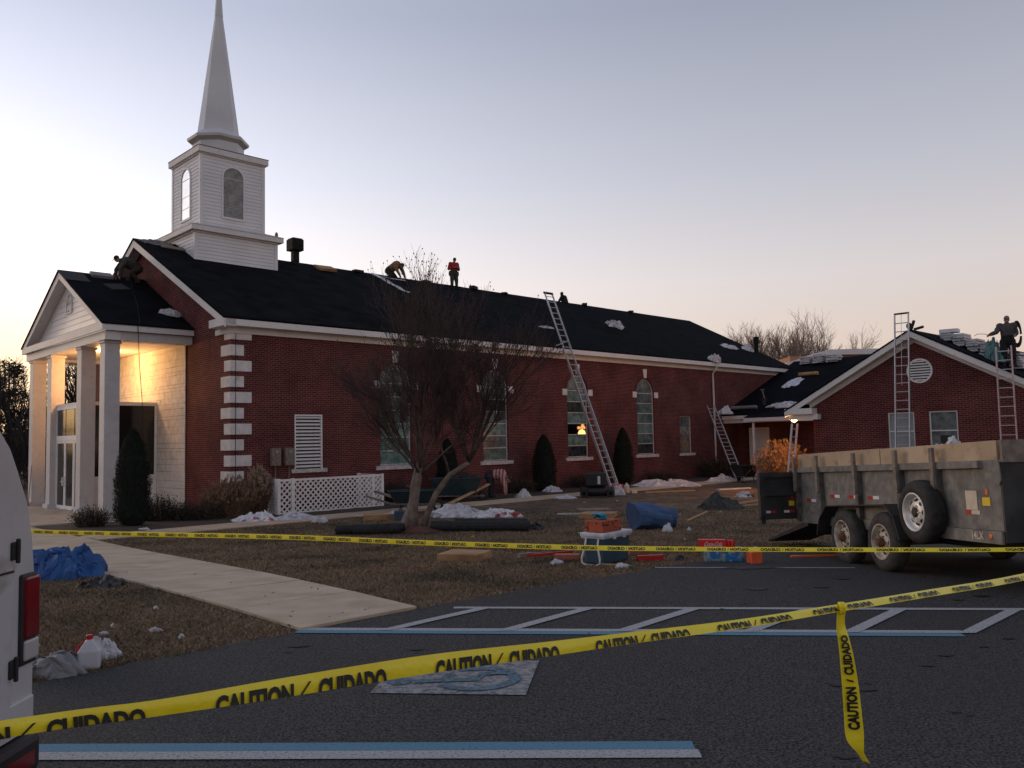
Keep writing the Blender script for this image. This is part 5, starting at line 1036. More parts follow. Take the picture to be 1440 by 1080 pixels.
def wheel(t, y, z, s, dirty=True, R=.385, w=.21, parent=tr):
    Mx = Matrix.Translation((t, y, z))@Matrix.Rotation(-s*math.pi/2, 4, 'X'); e = MB()     # local z = outward
    e.lathe([(.225, -.02), (.235, .0), (.30, .006), (R-.045, -.008), (R-.012, -.035), (R, -.065), (R, -w+.05), (R-.02, -w+.02), (.30, -w), (.225, -w+.02)], 36, Mx, closed=True); ty = e.build('tyre', mm['rubber_dusty' if dirty else 'rubber'], parent, smooth=True)
    e = MB(); e.lathe([(.232, -.006), (.236, .004), (.218, .008), (.205, -.03), (.19, -.065), (.16, -.06), (.12, -.025), (.10, -.022), (.055, -.022)], 30, Mx, caps=False); e.build('rim', mm['rim_dirty' if dirty else 'rim_metal'], ty, smooth=True)
    for k in range(8):
        a = 2*math.pi*k/8; c = Vector((.145*math.cos(a), .145*math.sin(a), -.041)); Rz = Matrix.Rotation(a, 3, 'Z')@Matrix.Rotation(math.radians(38), 3, 'Y'); e = MB(); e.ellip((0, 0, 0), (.026, .034, .007), 8, 4); q = Mx@(Matrix.Translation(c)@Rz.to_4x4()); e.v = [tuple(q@Vector(v)) for v in e.v]; e.build('rim_slot', mm['black'], ty)
    e = MB(); e.lathe([(.062, -.03), (.062, .02 if dirty else -.01), (.045, .05 if dirty else .0), (.02, .055 if dirty else .0)], 12, Mx); e.build('hub', mm['rust' if dirty else 'black'], ty)
    for k in range(6): a = 2*math.pi*k/6; e = MB(); e.lathe([(.010, -.025), (.010, .0)], 6, Mx@Matrix.Translation((.083*math.cos(a), .083*math.sin(a), 0))); e.build('wheel_nut', mm['rust' if dirty else 'rim_metal'], ty)
for t in (0.0, 1.05):
    wheel(t, 0, .385, 1); wheel(t, -2.48, .385, -1); e = MB(); e.tube([(t, -.1, .385), (t, -2.4, .385)], .05, 8); e.build('axle', mm['rust'], tr)
wheel(-.87, .03, .80, 1, dirty=False, R=.385, w=.215); e = MB(); e.tube([(-.87, -.2, .80), (-.87, -.05, .80)], .06, 8); e.build('spare_carrier', mm['trailer_dark'], tr)
# rear: open barn door and ramp
gd = MB(); a = math.radians(100); gx, gy = math.cos(a), math.sin(a); hx, hy = T1+.03, YS+.02
def gpnt(s, z, o=0): return Vector((hx+gx*s+gy*o, hy+gy*s-gx*o, z))
def gbox(mb, s0, s1, z0, z1, o0, o1): mb.add([gpnt(s0, z0, o0), gpnt(s1, z0, o0), gpnt(s1, z1, o0), gpnt(s0, z1, o0), gpnt(s0, z0, o1), gpnt(s1, z0, o1), gpnt(s1, z1, o1), gpnt(s0, z1, o1)], [(0,1,2,3),(7,6,5,4),(0,4,5,1),(1,5,6,2),(2,6,7,3),(3,7,4,0)])
gbox(gd, .0, .72, .62, 1.30, 0, .02); gd_o = gd.build('barn_door', mm['trailer_dark'], tr); fr = MB(); gbox(fr, 0, .72, 1.24, 1.32, -.05, 0); gbox(fr, 0, .72, .56, .62, -.05, 0); gbox(fr, .64, .72, .50, 1.24, -.05, 0); gbox(fr, 0, .64, .94, 1.0, -.045, 0); fr.build('door_frame', mm['trailer_dark'], gd_o)
for s0, s1, z0, z1, m in ((.52, .60, .66, .70, 'reflector_white'), (.42, .52, .66, .70, 'reflector_red'), (.17, .27, .66, .70, 'reflector_white'), (.07, .17, .66, .70, 'reflector_red'), (.06, .13, .88, .93, 'reflector_red'), (.07, .17, .77, .85, 'yellow_sticker')): e = MB(); gbox(e, s0, s1, z0, z1, -.006, -.002); e.build('sticker' if 'yellow' in m else 'reflector', mm[m], gd_o)
e = MB(); e.prism([(T1, YS-.12, .52), (T1+1.75, YS-.12, .10), (T1+1.75, YS-.12, .06), (T1, YS-.12, .44)], (0, -.8, 0)); e.build('ramp', mm['trailer_dark'], tr)
def side_lab(t0, t1, z0, z1, m, nm='sticker', y=YS+.003): e = MB(); e.box(t0, t1, y, y+.004, z0, z1); return e.build(nm, mm[m], tr)
for c in (1.60, 1.02, .48): side_lab(c, c+.14, .92, .965, 'reflector_red', 'reflector'); side_lab(c-.16, c-.002, .92, .965, 'reflector_white', 'reflector')
side_lab(2.42, 2.58, .84, .885, 'reflector_red', 'reflector'); side_lab(2.24, 2.41, .84, .885, 'reflector_white', 'reflector')
side_lab(-1.76, -1.56, .85, 1.06, 'sticker'); side_lab(-1.64, -1.54, .80, .845, 'reflector_red', 'reflector'); side_lab(-1.79, -1.645, .80, .845, 'sticker'); side_lab(-1.98, -1.85, .90, .99, 'yellow_sticker'); side_lab(-1.95, -1.91, 1.02, 1.08, 'reflector_orange', 'reflector')
tx = MB(); put_text(tx, '14LX', lambda x, y: Vector((-1.66-.20*x, YS+.034, .535+.085*y))); tx.build('model_lettering', mm['sticker'], tr); e = MB(); e.ellip((-1.98, YS+.034, .575), (.03, .008, .03)); e.build('marker_light', mm['reflector_orange'], tr)
# ================================================================== VAN
van = thing('white_van', 'white cargo van with red tail light and black bumper at the left edge', 'van', (.03, 0, 0))
half = [(0.97, .46), (1.0, .60), (1.0, 1.18), (.975, 1.36), (.93, 1.52), (.85, 1.67), (.79, 1.77), (.71, 1.85), (.55, 1.96), (.30, 2.03), (0, 2.05)]
prof = [(3.0+y, z) for y, z in half]+[(3.0-y, z) for y, z in half[::-1][1:]]
def vsec(x, sz=1.0, sy=1.0): return [Vector((x, 3.0+(y-3.0)*sy, .46+(z-.46)*sz)) for y, z in prof]
secs = [vsec(-2.30, .99, .985), vsec(-2.34), vsec(-5.6), vsec(-6.2, .97), vsec(-6.9, .62, .97), vsec(-7.6, .52, .95), vsec(-7.75, .35, .92)]; n = len(prof); e = MB(); e.v = [tuple(p) for s in secs for p in s]
for i in range(len(secs)-1):
    for k in range(n): e.f.append((i*n+k, i*n+(k+1) % n, (i+1)*n+(k+1) % n, (i+1)*n+k)); e.m.append(0)
e.f.append(tuple(range(n))); e.m.append(0); e.f.append(tuple((len(secs)-1)*n+k for k in range(n))); e.m.append(0)
e.build('body', mm['van_white'], van)
# rear door leaves with recessed seams, windows, hinges
for s in (1, -1):
    yo, yi = 3.0+s*.785, 3.0+s*.012; a, b = sorted((yo, yi)); e = MB(); pr2 = [(yo, .50), (yo, 1.36), (3.0+s*.745, 1.55), (3.0+s*.67, 1.74), (3.0+s*.55, 1.86), (yi, 1.90), (yi, .50)]
    e.prism([(-2.302, y, z) for y, z in pr2], (.026, 0, 0)); d = e.build('rear_door', mm['van_white'], van, bevel=.012)
    e = MB(); a, b = sorted((3.0+s*.14, 3.0+s*.62)); e.box(-2.278, -2.268, a, b, 1.32, 1.74); e.build('window', mm['glass_dark'], d, bevel=.004)
    e = MB(); e.box(-2.279, -2.272, *sorted((yo-s*.004, yi+s*.02)), 1.205, 1.215); e.build('crease_shade', mm['black'], d)  # black strip painted for the shade line of the door crease
    for z in (1.30, .78): e = MB(); e.box(-2.285, -2.262, *sorted((yo-s*.03, yo+s*.028)), z-.04, z+.04); e.box(-2.268, -2.250, *sorted((yo-s*.008, yo+s*.010)), z-.055, z+.055); e.build('hinge', mm['black'], d, bevel=.006)
    e = MB(); e.box(-2.306, -2.297, *sorted((yo+s*.002, yo+s*.014)), .50, 1.37); e.build('door_seam', mm['black'], van)
    e = MB(); e.box(-2.36, -2.285, *sorted((3.0+s*.865, 3.0+s*.996)), .765, 1.18); tl = e.build('tail_light', mm['black'], van, bevel=.012)
    e = MB(); e.box(-2.35, -2.275, *sorted((3.0+s*.885, 3.0+s*1.002)), .885, 1.165); e.build('red_lens', mm['lens_red'], tl, bevel=.01); e = MB(); e.box(-2.35, -2.276, *sorted((3.0+s*.885, 3.0+s*1.0)), .785, .878); e.build('clear_lens', mm['lens_clear'], tl, bevel=.01)
e = MB(); e.box(-2.308, -2.285, 2.02, 3.98, .50, .62); e.build('lower_bulge', mm['van_white'], van, bevel=.01)
e = MB(); e.box(-2.36, -2.255, 1.99, 4.0, .27, .45); bp_ = e.build('bumper', mm['black'], van, bevel=.035); e = MB(); e.box(-2.258, -2.25, 2.05, 3.93, .32, .385); e.build('red_strip', mm['lens_red'], bp_)
for x in (-3.3, -6.9):
    for s in (1, -1): wheel(x, 3.0+s*.97, .36, s, True, .36, .22, van)
e = MB(); e.box(-5.5, -2.9, 4.0, 4.012, 1.22, 1.5); e.build('side_window', mm['glass_dark'], van); e = MB(); e.poly([(-6.25, 2.2, 1.75), (-6.25, 3.8, 1.75), (-6.88, 3.85, 1.40), (-6.88, 2.15, 1.40)]); e.build('windscreen', mm['glass_dark'], van)
# ================================================================== SITE THINGS
def crumple(name, label, cat, loc, size, m, seed, rot=0.0, n=34, group=None, R3=None, sharp=1.0):
    rx, ry, h = size; vs, fs = [], []
    for j in range(n+1):
        for i in range(n+1):
            a, b = 2*i/n-1, 2*j/n-1; mx = max(abs(a), abs(b)); l = math.hypot(a, b); k = mx/l if l > 1e-6 else 0; a, b = a*k, b*k; d = min(1, math.hypot(a, b))
            an = math.atan2(b, a); rim = 1+.50*nz((math.cos(an)*1.5+seed*7.3, math.sin(an)*1.5, seed))+.28*nz((math.cos(an)*4+seed*2.3, math.sin(an)*4, seed)); P = Vector((a*1.8+seed*3.7, b*1.8, seed*1.3))
            f1, f2, f3, f4 = [1-2.2*abs(noise.noise(P*q+Vector((q*3.1, 0, seed)))) for q in (.9, 1.9, 3.9, 7.5)]; env = max(0, 1-d**2.4)**.75
            z = h*env*max(.04, .22+.50*noise.noise(P*.9)+sharp*(.26*f1+.20*f2+.13*f3+.07*f4))+.012*(1-d)
            x = a*rx*rim+.20*rx*noise.noise(P*2.2+Vector((9, 0, 0)))+.07*rx*noise.noise(P*6); y = b*ry*rim+.20*ry*noise.noise(P*2.2+Vector((0, 9, 0)))+.07*ry*noise.noise(P*6+Vector((5, 0, 0))); vs.append(Vector((x, y, max(0.0, z)+(.004 if d < .98 else -.01))))
    for j in range(n):
        for i in range(n): a = j*(n+1)+i; fs.append((a, a+1, a+n+2, a+n+1))
    mb = MB(); mb.add(vs, fs); o = mb.build(name, mm[m]); o.location = loc; o.rotation_euler = (R3@Matrix.Rotation(rot, 3, 'Z')).to_euler() if R3 else (0, 0, rot)
    return tag(o, label, cat, group)
def solid(name, label, cat, mb, m, loc, rot=0, group=None, bevel=0.0, smooth=False, R3=None):
    o = mb.build(name, mm[m] if isinstance(m, str) else m, bevel=bevel, smooth=smooth); o.location = loc; o.rotation_euler = (R3@Matrix.Rotation(rot, 3, 'Z')).to_euler() if R3 else (0, 0, rot); return tag(o, label, cat, group)
def plank(label, a, b, w, h, m, name='plank', cat='plank', group=None, za=0.0, zb=0.0):
    a = G(*a)+Vector((0, 0, h/2+za+.01)); b = G(*b)+Vector((0, 0, h/2+zb+.01)); mb = MB(); mb.bar(Vector((0, 0, 0)), b-a, w, h); return solid(name, label, cat, mb, m, a, group=group)
# lattice screen round the utilities
lat = thing('lattice_screen', 'white lattice screen fence on the lawn side of the church wall', 'fence', W(0, 0, 0), CH_ROT)
z0, z1 = -.44, .66
def lattice(p, q, nseg_posts):
    p, q = Vector(p), Vector(q); L = (q-p).length; d = (q-p)/L; up = Vector((0, 0, 1)); nrm = d.cross(up)
    for z, hh in ((z0+.03, .07), (z1-.03, .07)): e = MB(); a = p+Vector((0, 0, z)); e.bar(a, a+d*L, .05, hh); e.build('rail', mm['white_paint'], lat)
    for s in nseg_posts: e = MB(); c = p+d*s; e.obox(c+Vector((0, 0, (z0+z1)/2)), (.10, .10, z1-z0+.05), Matrix((d, nrm, up)).transposed()); e.build('post', mm['white_paint'], lat)
    H = z1-z0-.12; pitch = .19; k = -int(H/pitch)-1
    for sgn in (1, -1):
        for i in range(-int(H/pitch)-1, int(L/pitch)+1):
            s0 = i*pitch; A, B = (s0, 0.0), (s0+H, H)
            lo, hi = max(0, -s0), min(H, L-s0)
            if hi-lo < .06: continue
            qa, qb = s0+lo, s0+hi
            if sgn > 0: a, b = p+d*qa+Vector((0, 0, z0+.06+lo)), p+d*qb+Vector((0, 0, z0+.06+hi))
            else: a, b = p+d*qa+Vector((0, 0, z1-.06-lo)), p+d*qb+Vector((0, 0, z1-.06-hi))
            e = MB(); e.bar(a+nrm*.011*sgn, b+nrm*.011*sgn, .016, .045, nrm.cross(b-a)); e.build('lattice_strip', mm['white_paint'], lat)
lattice((.78, -1.68, 0), (4.78, -1.60, 0), (.0, .5, 3.6, 3.98)); lattice((.98, -.06, 0), (.78, -1.62, 0), (.02, 1.5)); lattice((4.78, -1.55, 0), (4.78, -.08, 0), (1.4,))
# meter boxes
for i, (u, lb) in enumerate(((1.55, 'left tan utility box on the brick wall beside the louvre vent'), (2.05, 'right tan utility box touching the louvre vent frame'))):
    t = thing('meter_box', lb, 'utility box', W(u, -.01, 1.35), CH_ROT, 'utility boxes on the wall'); e = MB(); e.box(-.17, .17, -.14, .005, -.30, .30); e.build('case', mm['old_wood'], t, bevel=.015); e = MB(); e.box(-.14, .14, -.152, -.142, -.27, .05); e.build('cover', mm['old_wood'], t); e = MB(); e.lathe([(.06, 0), (.06, .04)], 12, Matrix.Translation((0, -.14, .17))@Matrix.Rotation(math.pi/2, 4, 'X')); e.build('dial', mm['glass_grey'], t); e = MB(); e.tube([(0, -.06, -.3), (0, -.05, -1.75)], .02, 6); e.build('conduit', mm['old_wood'], t)
# push broom leaning on the first column
bt = thing('broom', 'wooden-handled rake leaning against the left column', 'rake', W(-2.95, 11.15, -.46), CH_ROT); e = MB(); e.tube([(-.02, 0, .30), (.08, .02, 1.62)], .014, 6); e.build('handle', mm['old_wood'], bt)
for k in range(9): e = MB(); s = (k-4)/4; e.tube([(-.02, 0, .30), (-.05, s*.16, .14), (-.06, s*.27, .01)], .008, 4); e.build('tine', mm['old_wood'], bt)
# cooler with things on it
co = thing('cooler', 'dark blue cooler with white lid and white handle on the lawn edge', 'cooler', G(1.38, 12.75), math.radians(50))
e = MB(); e.prism([(-.36, -.19, .02), (.36, -.19, .02), (.36, .19, .02), (-.36, .19, .02)], (0, 0, .40)); e.v = [((x*(1.0 if z > .2 else .94)), y*(1.0 if z > .2 else .93), z) for x, y, z in e.v]; e.build('tub', mm['cooler_blue'], co, bevel=.03)
e = MB(); e.box(-.39, .39, -.22, .22, .42, .485); e.build('lid', mm['plastic_white'], co, bevel=.018); e = MB(); e.box(-.375, .375, -.205, .205, .40, .425); e.build('lid_rim', mm['plastic_white'], co, bevel=.006)
e = MB(); e.tube([(-.38, -.11, .40), (-.405, -.11, .30), (-.43, -.16, .12), (-.43, -.16, .05), (-.43, -.10, .02), (-.43, .10, .02), (-.43, .16, .05), (-.43, .16, .12), (-.405, .11, .30), (-.38, .11, .40)], .015, 6); e.build('handle', mm['plastic_white'], co, smooth=True)
for y in (-.12, .14): e = MB(); e.box(y-.03, y+.03, -.235, -.205, .385, .43); e.build('latch', mm['plastic_white'], co)
for x in (-.05,): e = MB(); e.lathe([(.07, -.02), (.07, .02)], 12, Matrix.Translation((.36, .13, .07))@Matrix.Rotation(math.pi/2, 4, 'X')); e.build('wheel', mm['black'], co)
cb = G(1.33, 12.70); e = MB(); e.box(-.25, .25, -.165, .165, 0, .165); solid('carton', 'orange-red mottled carton on the cooler lid', 'box', e, 'brick_box', cb+Vector((0, 0, .487)), math.radians(50), bevel=.006)
e = MB()
for s, z in ((-1, .03), (1, .07)):
    e.ellip((0, s*.02, z), (.085, .05, .035), 10, 6)
    for k in range(4): e.tube([(.05, s*.02+(k-1.5)*.024, z), (.11, s*.03+(k-1.5)*.028, z+.012), (.145, s*.03+(k-1.5)*.028, z-.006)], [.014, .013, .010], 6)
    e.tube([(-.01, s*.05, z), (.03, s*.095, z+.01)], [.015, .011], 6)
solid('work_gloves', 'pair of blue and black work gloves on the red carton', 'gloves', e, 'glove_blue', cb+Vector((-.02, -.02, .654)), 2.4, smooth=True)
# drinks by the kerb
def pack_bottles():
    t = thing('water_bottle_pack', 'shrink-wrapped pack of water bottles under the red drinks carton', 'bottle pack', G(3.10, 12.62), math.radians(-8)); me = None
    for i in range(6):
        for j in range(4):
            if me is None: e = MB(); e.lathe([(.028, 0), (.032, .01), (.032, .07), (.028, .09), (.032, .11), (.032, .15), (.02, .185), (.013, .20), (.014, .215)], 8); me = e.mesh('bottle'); me.materials.append(mm['water_pack'])
            o = link('bottle', me, None, t); o.location = (-.24+.096*i, -.115+.076*j, .0)
    e = MB(); e.box(-.285, .285, -.155, .155, .002, .205); e.build('wrap', mm['water_pack'], t, bevel=.03)
    return t
pack_bottles()
ck = thing('drinks_carton', 'red carton of cola cans on top of the water bottles', 'carton', G(2.93, 12.60)+Vector((0, 0, .207)), math.radians(-12)); e = MB(); e.box(-.20, .20, -.065, .065, 0, .125); e.build('box', mm['coke_red'], ck, bevel=.004)
tx = MB(); put_text(tx, 'Coca-Cola', lambda x, y: Vector((-.12+.26*x+.03*y, -.0665, .028+.07*y))); tx.build('lettering', mm['plastic_white'], ck)
e = MB(); e.poly([(-.19, -.0664, .012), (.18, -.0664, .020), (.18, -.0664, .026), (-.19, -.0664, .020)]); e.build('wave', mm['plastic_white'], ck)
for k in range(3): e = MB(); e.lathe([(.03, 0), (.033, .01), (.033, .10), (.027, .115)], 10, Matrix.Translation((.24+.03*k, .0+.05*(k % 2), .0))); e.build('can', mm['coke_red'], ck, smooth=True)
e = MB(); e.box(-.085, .085, -.075, .075, 0, .16); solid('nail_box', 'small orange box standing beside the water bottle pack', 'box', e, 'orange_box', G(3.45, 12.22)+Vector((0, 0, .012)), .25, bevel=.004)
e = MB(); e.ellip((0, 0, .04), (.05, .04, .035)); solid('cup', 'small white crushed cup on the orange box', 'cup', e, 'plastic_white', G(3.47, 12.22)+Vector((0, 0, .172)))
# cartons, planks and litter on the lawn
for lb, x, y, sx, sy, sz, r in (('tan cardboard slab lying on the near lawn below the tree', -.82, 13.7, .70, .62, .13, -.35), ('tan slab of board behind the cooler', 2.35, 23.7, .95, .8, .14, -.3), ('flat brown board on the lawn near the black machine', 2.45, 26.0, 1.0, .6, .06, .1), ('brown board lying by the walk left of the tree trunk', -3.75, 24.6, 1.3, .7, .16, .15)):
    e = MB(); e.box(-sx/2, sx/2, -sy/2, sy/2, 0, sz); solid('cardboard_slab', lb, 'slab', e, 'cardboard' if sz > .1 else 'old_wood', G(x, y), r, 'loose boards on the lawn', bevel=.008)
plank('white stick lying on the lawn left of the brown board', (1.25, 24.75), (1.95, 24.7), .05, .04, 'plastic_white')
plank('orange lumber strip on the grass below the last arched window', (5.2, 33.5), (7.3, 34.1), .16, .05, 'lumber')
plank('pale lath right of the dark folded tarp', (6.7, 26.5), (8.3, 28.3), .09, .05, 'lumber'); plank('thin pale lath crossing near the trailer door', (6.5, 26.0), (8.2, 26.9), .06, .04, 'lumber'); plank('thin lath leaning left of the dark tarp', (4.5, 22.0), (5.6, 24.5), .05, .04, 'lumber')
plank('long weathered plank propped toward the striped worker', (-2.3, 29.4), (-.95, 31.6), .12, .06, 'lumber', zb=.55)
plank('broken dark plank poking past the lattice end', (-4.7, 28.4), (-3.3, 26.9), .12, .06, 'old_wood', za=.55, zb=.25); plank('grey board leaning behind the tree trunk', (-2.95, 21.9), (-2.75, 22.3), .12, .04, 'old_wood', zb=.6)
plank('short brown block near the red pole', (.05, 13.75), (.28, 13.9), .09, .07, 'old_wood'); plank('red-handled pry bar lying across the grass', (.15, 13.8), (.95, 13.95), .05, .04, 'red_plastic', 'pry_bar', 'tool', za=.0, zb=.05)
plank('thin red strip on the grass left of the cooler', (.2, 14.5), (1.0, 13.6), .05, .03, 'fibreglass'); plank('dark red broom head on the grass right of the cooler', (1.85, 12.85), (2.25, 12.95), .08, .08, 'red_plastic', 'scrub_brush', 'brush'); plank('orange-brown lath in front of the cooler', (1.25, 12.35), (1.6, 12.15), .04, .025, 'lumber')
plank('rusty brick-red block behind the cooler', (1.85, 13.9), (2.2, 14.0), .12, .1, 'fibreglass'); plank('pinkish block on the grass left of the cooler', (.62, 13.3), (1.0, 13.2), .14, .09, 'fibreglass')
plank('scrap of pale board behind the trailer door', (8.3, 34.3), (9.8, 35.0), .18, .05, 'plastic_white'); plank('orange strip behind the blue roll', (4.2, 12.9), (5.1, 13.0), .05, .03, 'reflector_orange')
for i, (x, y, lb) in enumerate(((1.52, 12.02, 'pale crushed cup with green lid at the asphalt edge'), (2.5, 12.9, 'dark scrap of wrapper left of the drink packs'), (.62, 12.75, 'scrap of white foil left of the cooler'))):
    crumple('litter', lb, 'litter', G(x, y), (.10, .07, .09), ('plastic_white', 'black_plastic', 'plastic_white')[i], 60+i, n=10)
e = MB(); e.lathe([(.03, 0), (.035, .02), (.03, .035)], 10); solid('bottle_cap', 'small green lid beside the crushed cup', 'lid', e, mat('green_lid', (.01, .14, .04), rough=.4), G(1.62, 11.93)+Vector((0, 0, .012)))
# rolls
def roll(label, a, b, r, m, name='felt_roll', cat='roll', group=None):
    a = G(*a)+Vector((0, 0, r)); b = G(*b)+Vector((0, 0, r)); t = thing(name, label, cat, a, 0, group); e = MB(); n = 7; e.tube([a.lerp(b, k/n)-a+Vector((0, 0, .01*nz((k*2.1, r*9, 1)))) for k in range(n+1)], [r*(1+.04*nz((k*1.7, r*5, 3))) for k in range(n+1)], 14); e.build('roll', mm[m], t, smooth=False)
    d = (b-a).normalized()
    for s, p in ((-1, Vector((0, 0, 0))), (1, b-a)): e = MB(); e.tube([p+d*s*.001, p+d*s*.03], r*.35, 10); e.build('core', mm['black'], t)
roll('black felt roll lying left of the tree trunk', (-4.35, 20.50), (-2.72, 20.75), .115, 'felt', group='rolls of roofing felt'); roll('lower black felt roll in front of the left one', (-3.9, 20.25), (-2.75, 20.42), .13, 'felt', group='rolls of roofing felt')
roll('long black felt roll lying right of the tree trunk', (-2.05, 20.9), (.35, 20.35), .13, 'felt', group='rolls of roofing felt'); roll('second black roll behind the long one right of the trunk', (-1.5, 21.5), (.3, 21.0), .13, 'felt', group='rolls of roofing felt')
crumple('black_bag', 'small black bundle at the right end of the felt rolls', 'bag', G(.42, 20.75), (.25, .2, .24), 'black_plastic', 21)
# blue rolled mat
t = thing('blue_roll', 'large blue rolled tarp lying on the lawn', 'roll', G(3.35, 20.4), math.radians(14)); e = MB(); n = 26
def spiral(r0, x, fl=1.0):
    out = []
    for k in range(n): a = 2*math.pi*k/n; rr_ = r0*(1+.16*nz((math.cos(a)*1.6, math.sin(a)*1.6, x*2.2))+.05*nz((math.cos(a)*5, math.sin(a)*5, x*5))); out.append(Vector((x+.07*nz((a, x, 2)), rr_*1.22*math.cos(a), max(.0, r0*.84+rr_*math.sin(a)*.90))))
    return out
rings = [spiral(.37-.10*(k/9)**1.6, -.52+.87*k/9) for k in range(10)]; e.v = [tuple(p) for r in rings for p in r]; e.f = []
for i in range(len(rings)-1):
    for k in range(n): e.f.append((i*n+k, i*n+(k+1) % n, (i+1)*n+(k+1) % n, (i+1)*n+k))
e.m = [0]*len(e.f); e.poly(rings[0]); e.poly(rings[-1]); e.build('outer_wrap', mm['blue_fabric'], t, smooth=False); e = MB(); e.tube([(.30, 0, .26), (.55, -.05, .24)], [.25, .235], 20); e.build('inner_roll', mm['blue_fabric'], t)
crumple('paper_ball', 'crumpled white paper in front of the blue roll', 'litter', G(3.55, 19.55), (.12, .11, .24), 'plastic_white', 22, n=12); crumple('paper_ball', 'small white ball on the grass right of the blue roll', 'litter', G(4.05, 19.6), (.05, .05, .10), 'plastic_white', 23, n=10)
crumple('folded_tarp', 'dark olive folded tarp lying on the lawn right of the blue roll', 'tarp', G(6.25, 25.7), (.62, .42, .75), 'olive_tarp', 24, n=26, sharp=.35)
# bins, barrows and machine
def barrow(name, label, loc, rot, m, L=1.25, w_=.8, h=.52, leg=.22, cat='wheelbarrow'):
    t = thing(name, label, cat, loc, rot); e = MB(); b0 = [(-L*.36, -w_*.3, leg), (L*.36, -w_*.3, leg), (L*.36, w_*.3, leg), (-L*.36, w_*.3, leg)]; b1 = [(-L*.5, -w_*.5, leg+h), (L*.5, -w_*.5, leg+h), (L*.5, w_*.5, leg+h), (-L*.5, w_*.5, leg+h)]
    e.add(b0+b1, [(3,2,1,0),(0,1,5,4),(1,2,6,5),(2,3,7,6),(3,0,4,7)]); e.build('tray', mm[m], t); e = MB(); e.tube([Vector(p) for p in b1]+[Vector(b1[0])], .02, 5); e.build('rim', mm[m], t)
    for s in (-1, 1): e = MB(); e.tube([(L*.55, s*w_*.2, leg*.8), (-L*.45, s*w_*.34, leg*.95), (-L*.95, s*w_*.36, leg+h*.65)], .022, 5); e.build('handle', mm['old_wood'], t); e = MB(); e.tube([(-L*.22, s*w_*.3, leg), (-L*.26, s*w_*.34, 0)], .018, 5); e.build('leg', mm['dark_metal'], t)
    e = MB(); e.lathe([(.10, -.04), (.17, -.04), (.19, -.02), (.19, .02), (.17, .04), (.10, .04)], 16, Matrix.Translation((L*.52, 0, .19))@Matrix.Rotation(math.pi/2, 4, 'X'), closed=True); e.build('wheel', mm['rubber'], t); return t
barrow('garden_cart', 'dark green garden cart left of the tree behind the felt rolls', G(-3.25, 26.9), math.radians(12), 'bin_green', 1.55, .9, .38, .30)
barrow('garden_cart', 'large dark green cart heaped with debris right of the tree', G(-2.15, 31.0), math.radians(5), 'bin_green', 1.9, 1.0, .62, .25)
crumple('debris', 'dark debris heaped in the large green cart', 'debris', G(-2.0, 31.0)+Vector((.1, 0, .80)), (.7, .4, .28), 'shingle', 31); barrow('wheelbarrow', 'black wheelbarrow at the foot of the short ladder', G(11.0, 40.0), math.radians(100), 'black', 1.3, .9, .5, .3)
e = MB(); e.prism([(-.16, -.12, 0), (.16, -.12, 0), (.16, .12, 0), (-.16, .12, 0)], (0, 0, .26)); solid('storage_tub', 'small blue tub left of the tree trunk', 'tub', e, 'cooler_blue', G(-3.3, 24.2), .2, bevel=.02)
mc = thing('air_compressor', 'black air compressor on the lawn below the long ladder', 'machine', G(3.15, 31.9), math.radians(-5)); e = MB(); e.tube([(-.65, 0, .22), (-.6, 0, .22), (.6, 0, .22), (.65, 0, .22)], [.10, .19, .19, .10], 14); e.build('tank', mm['black'], mc, smooth=True); e = MB(); e.box(-.45, .35, -.22, .22, .42, .92); e.build('engine', mm['black'], mc, bevel=.05); e = MB(); e.box(.02, .12, -.226, -.222, .50, .80); e.build('label_plate', mm['plastic_white'], mc)
for x in (-.5, .5): e = MB(); e.lathe([(.06, -.05), (.15, -.05), (.16, 0), (.15, .05), (.06, .05)], 14, Matrix.Translation((x, -.25, .15))@Matrix.Rotation(math.pi/2, 4, 'X'), closed=True); e.build('wheel', mm['rubber'], mc)
e = MB(); e.tube([(-.62, -.15, .5), (-.8, -.15, .75), (-.8, .15, .75), (-.62, .15, .5)], .018, 5); e.build('handle', mm['dark_metal'], mc)
e = MB(); e.box(-.2, .2, -.16, .16, 0, .4); solid('fuel_can', 'red fuel can right of the black compressor', 'can', e, 'red_plastic', G(4.1, 33.3), .2, bevel=.05); e = MB(); e.lathe([(.10, 0), (.11, .02), (.11, .28), (.05, .36), (.04, .40)], 12); solid('jug', 'pale plastic jug standing right of the compressor', 'jug', e, 'sticker', G(4.55, 34.0)); e = MB(); e.box(-.1, .14, -.1, .1, 0, .13); solid('boot_box', 'small pale box at the foot of the pale jug', 'box', e, 'sticker', G(4.75, 33.6), .3, bevel=.02); crumple('plastic_bag', 'white plastic bag hanging off the red fuel can', 'bag', G(4.05, 32.9), (.30, .22, .42), 'plastic_white', 33)
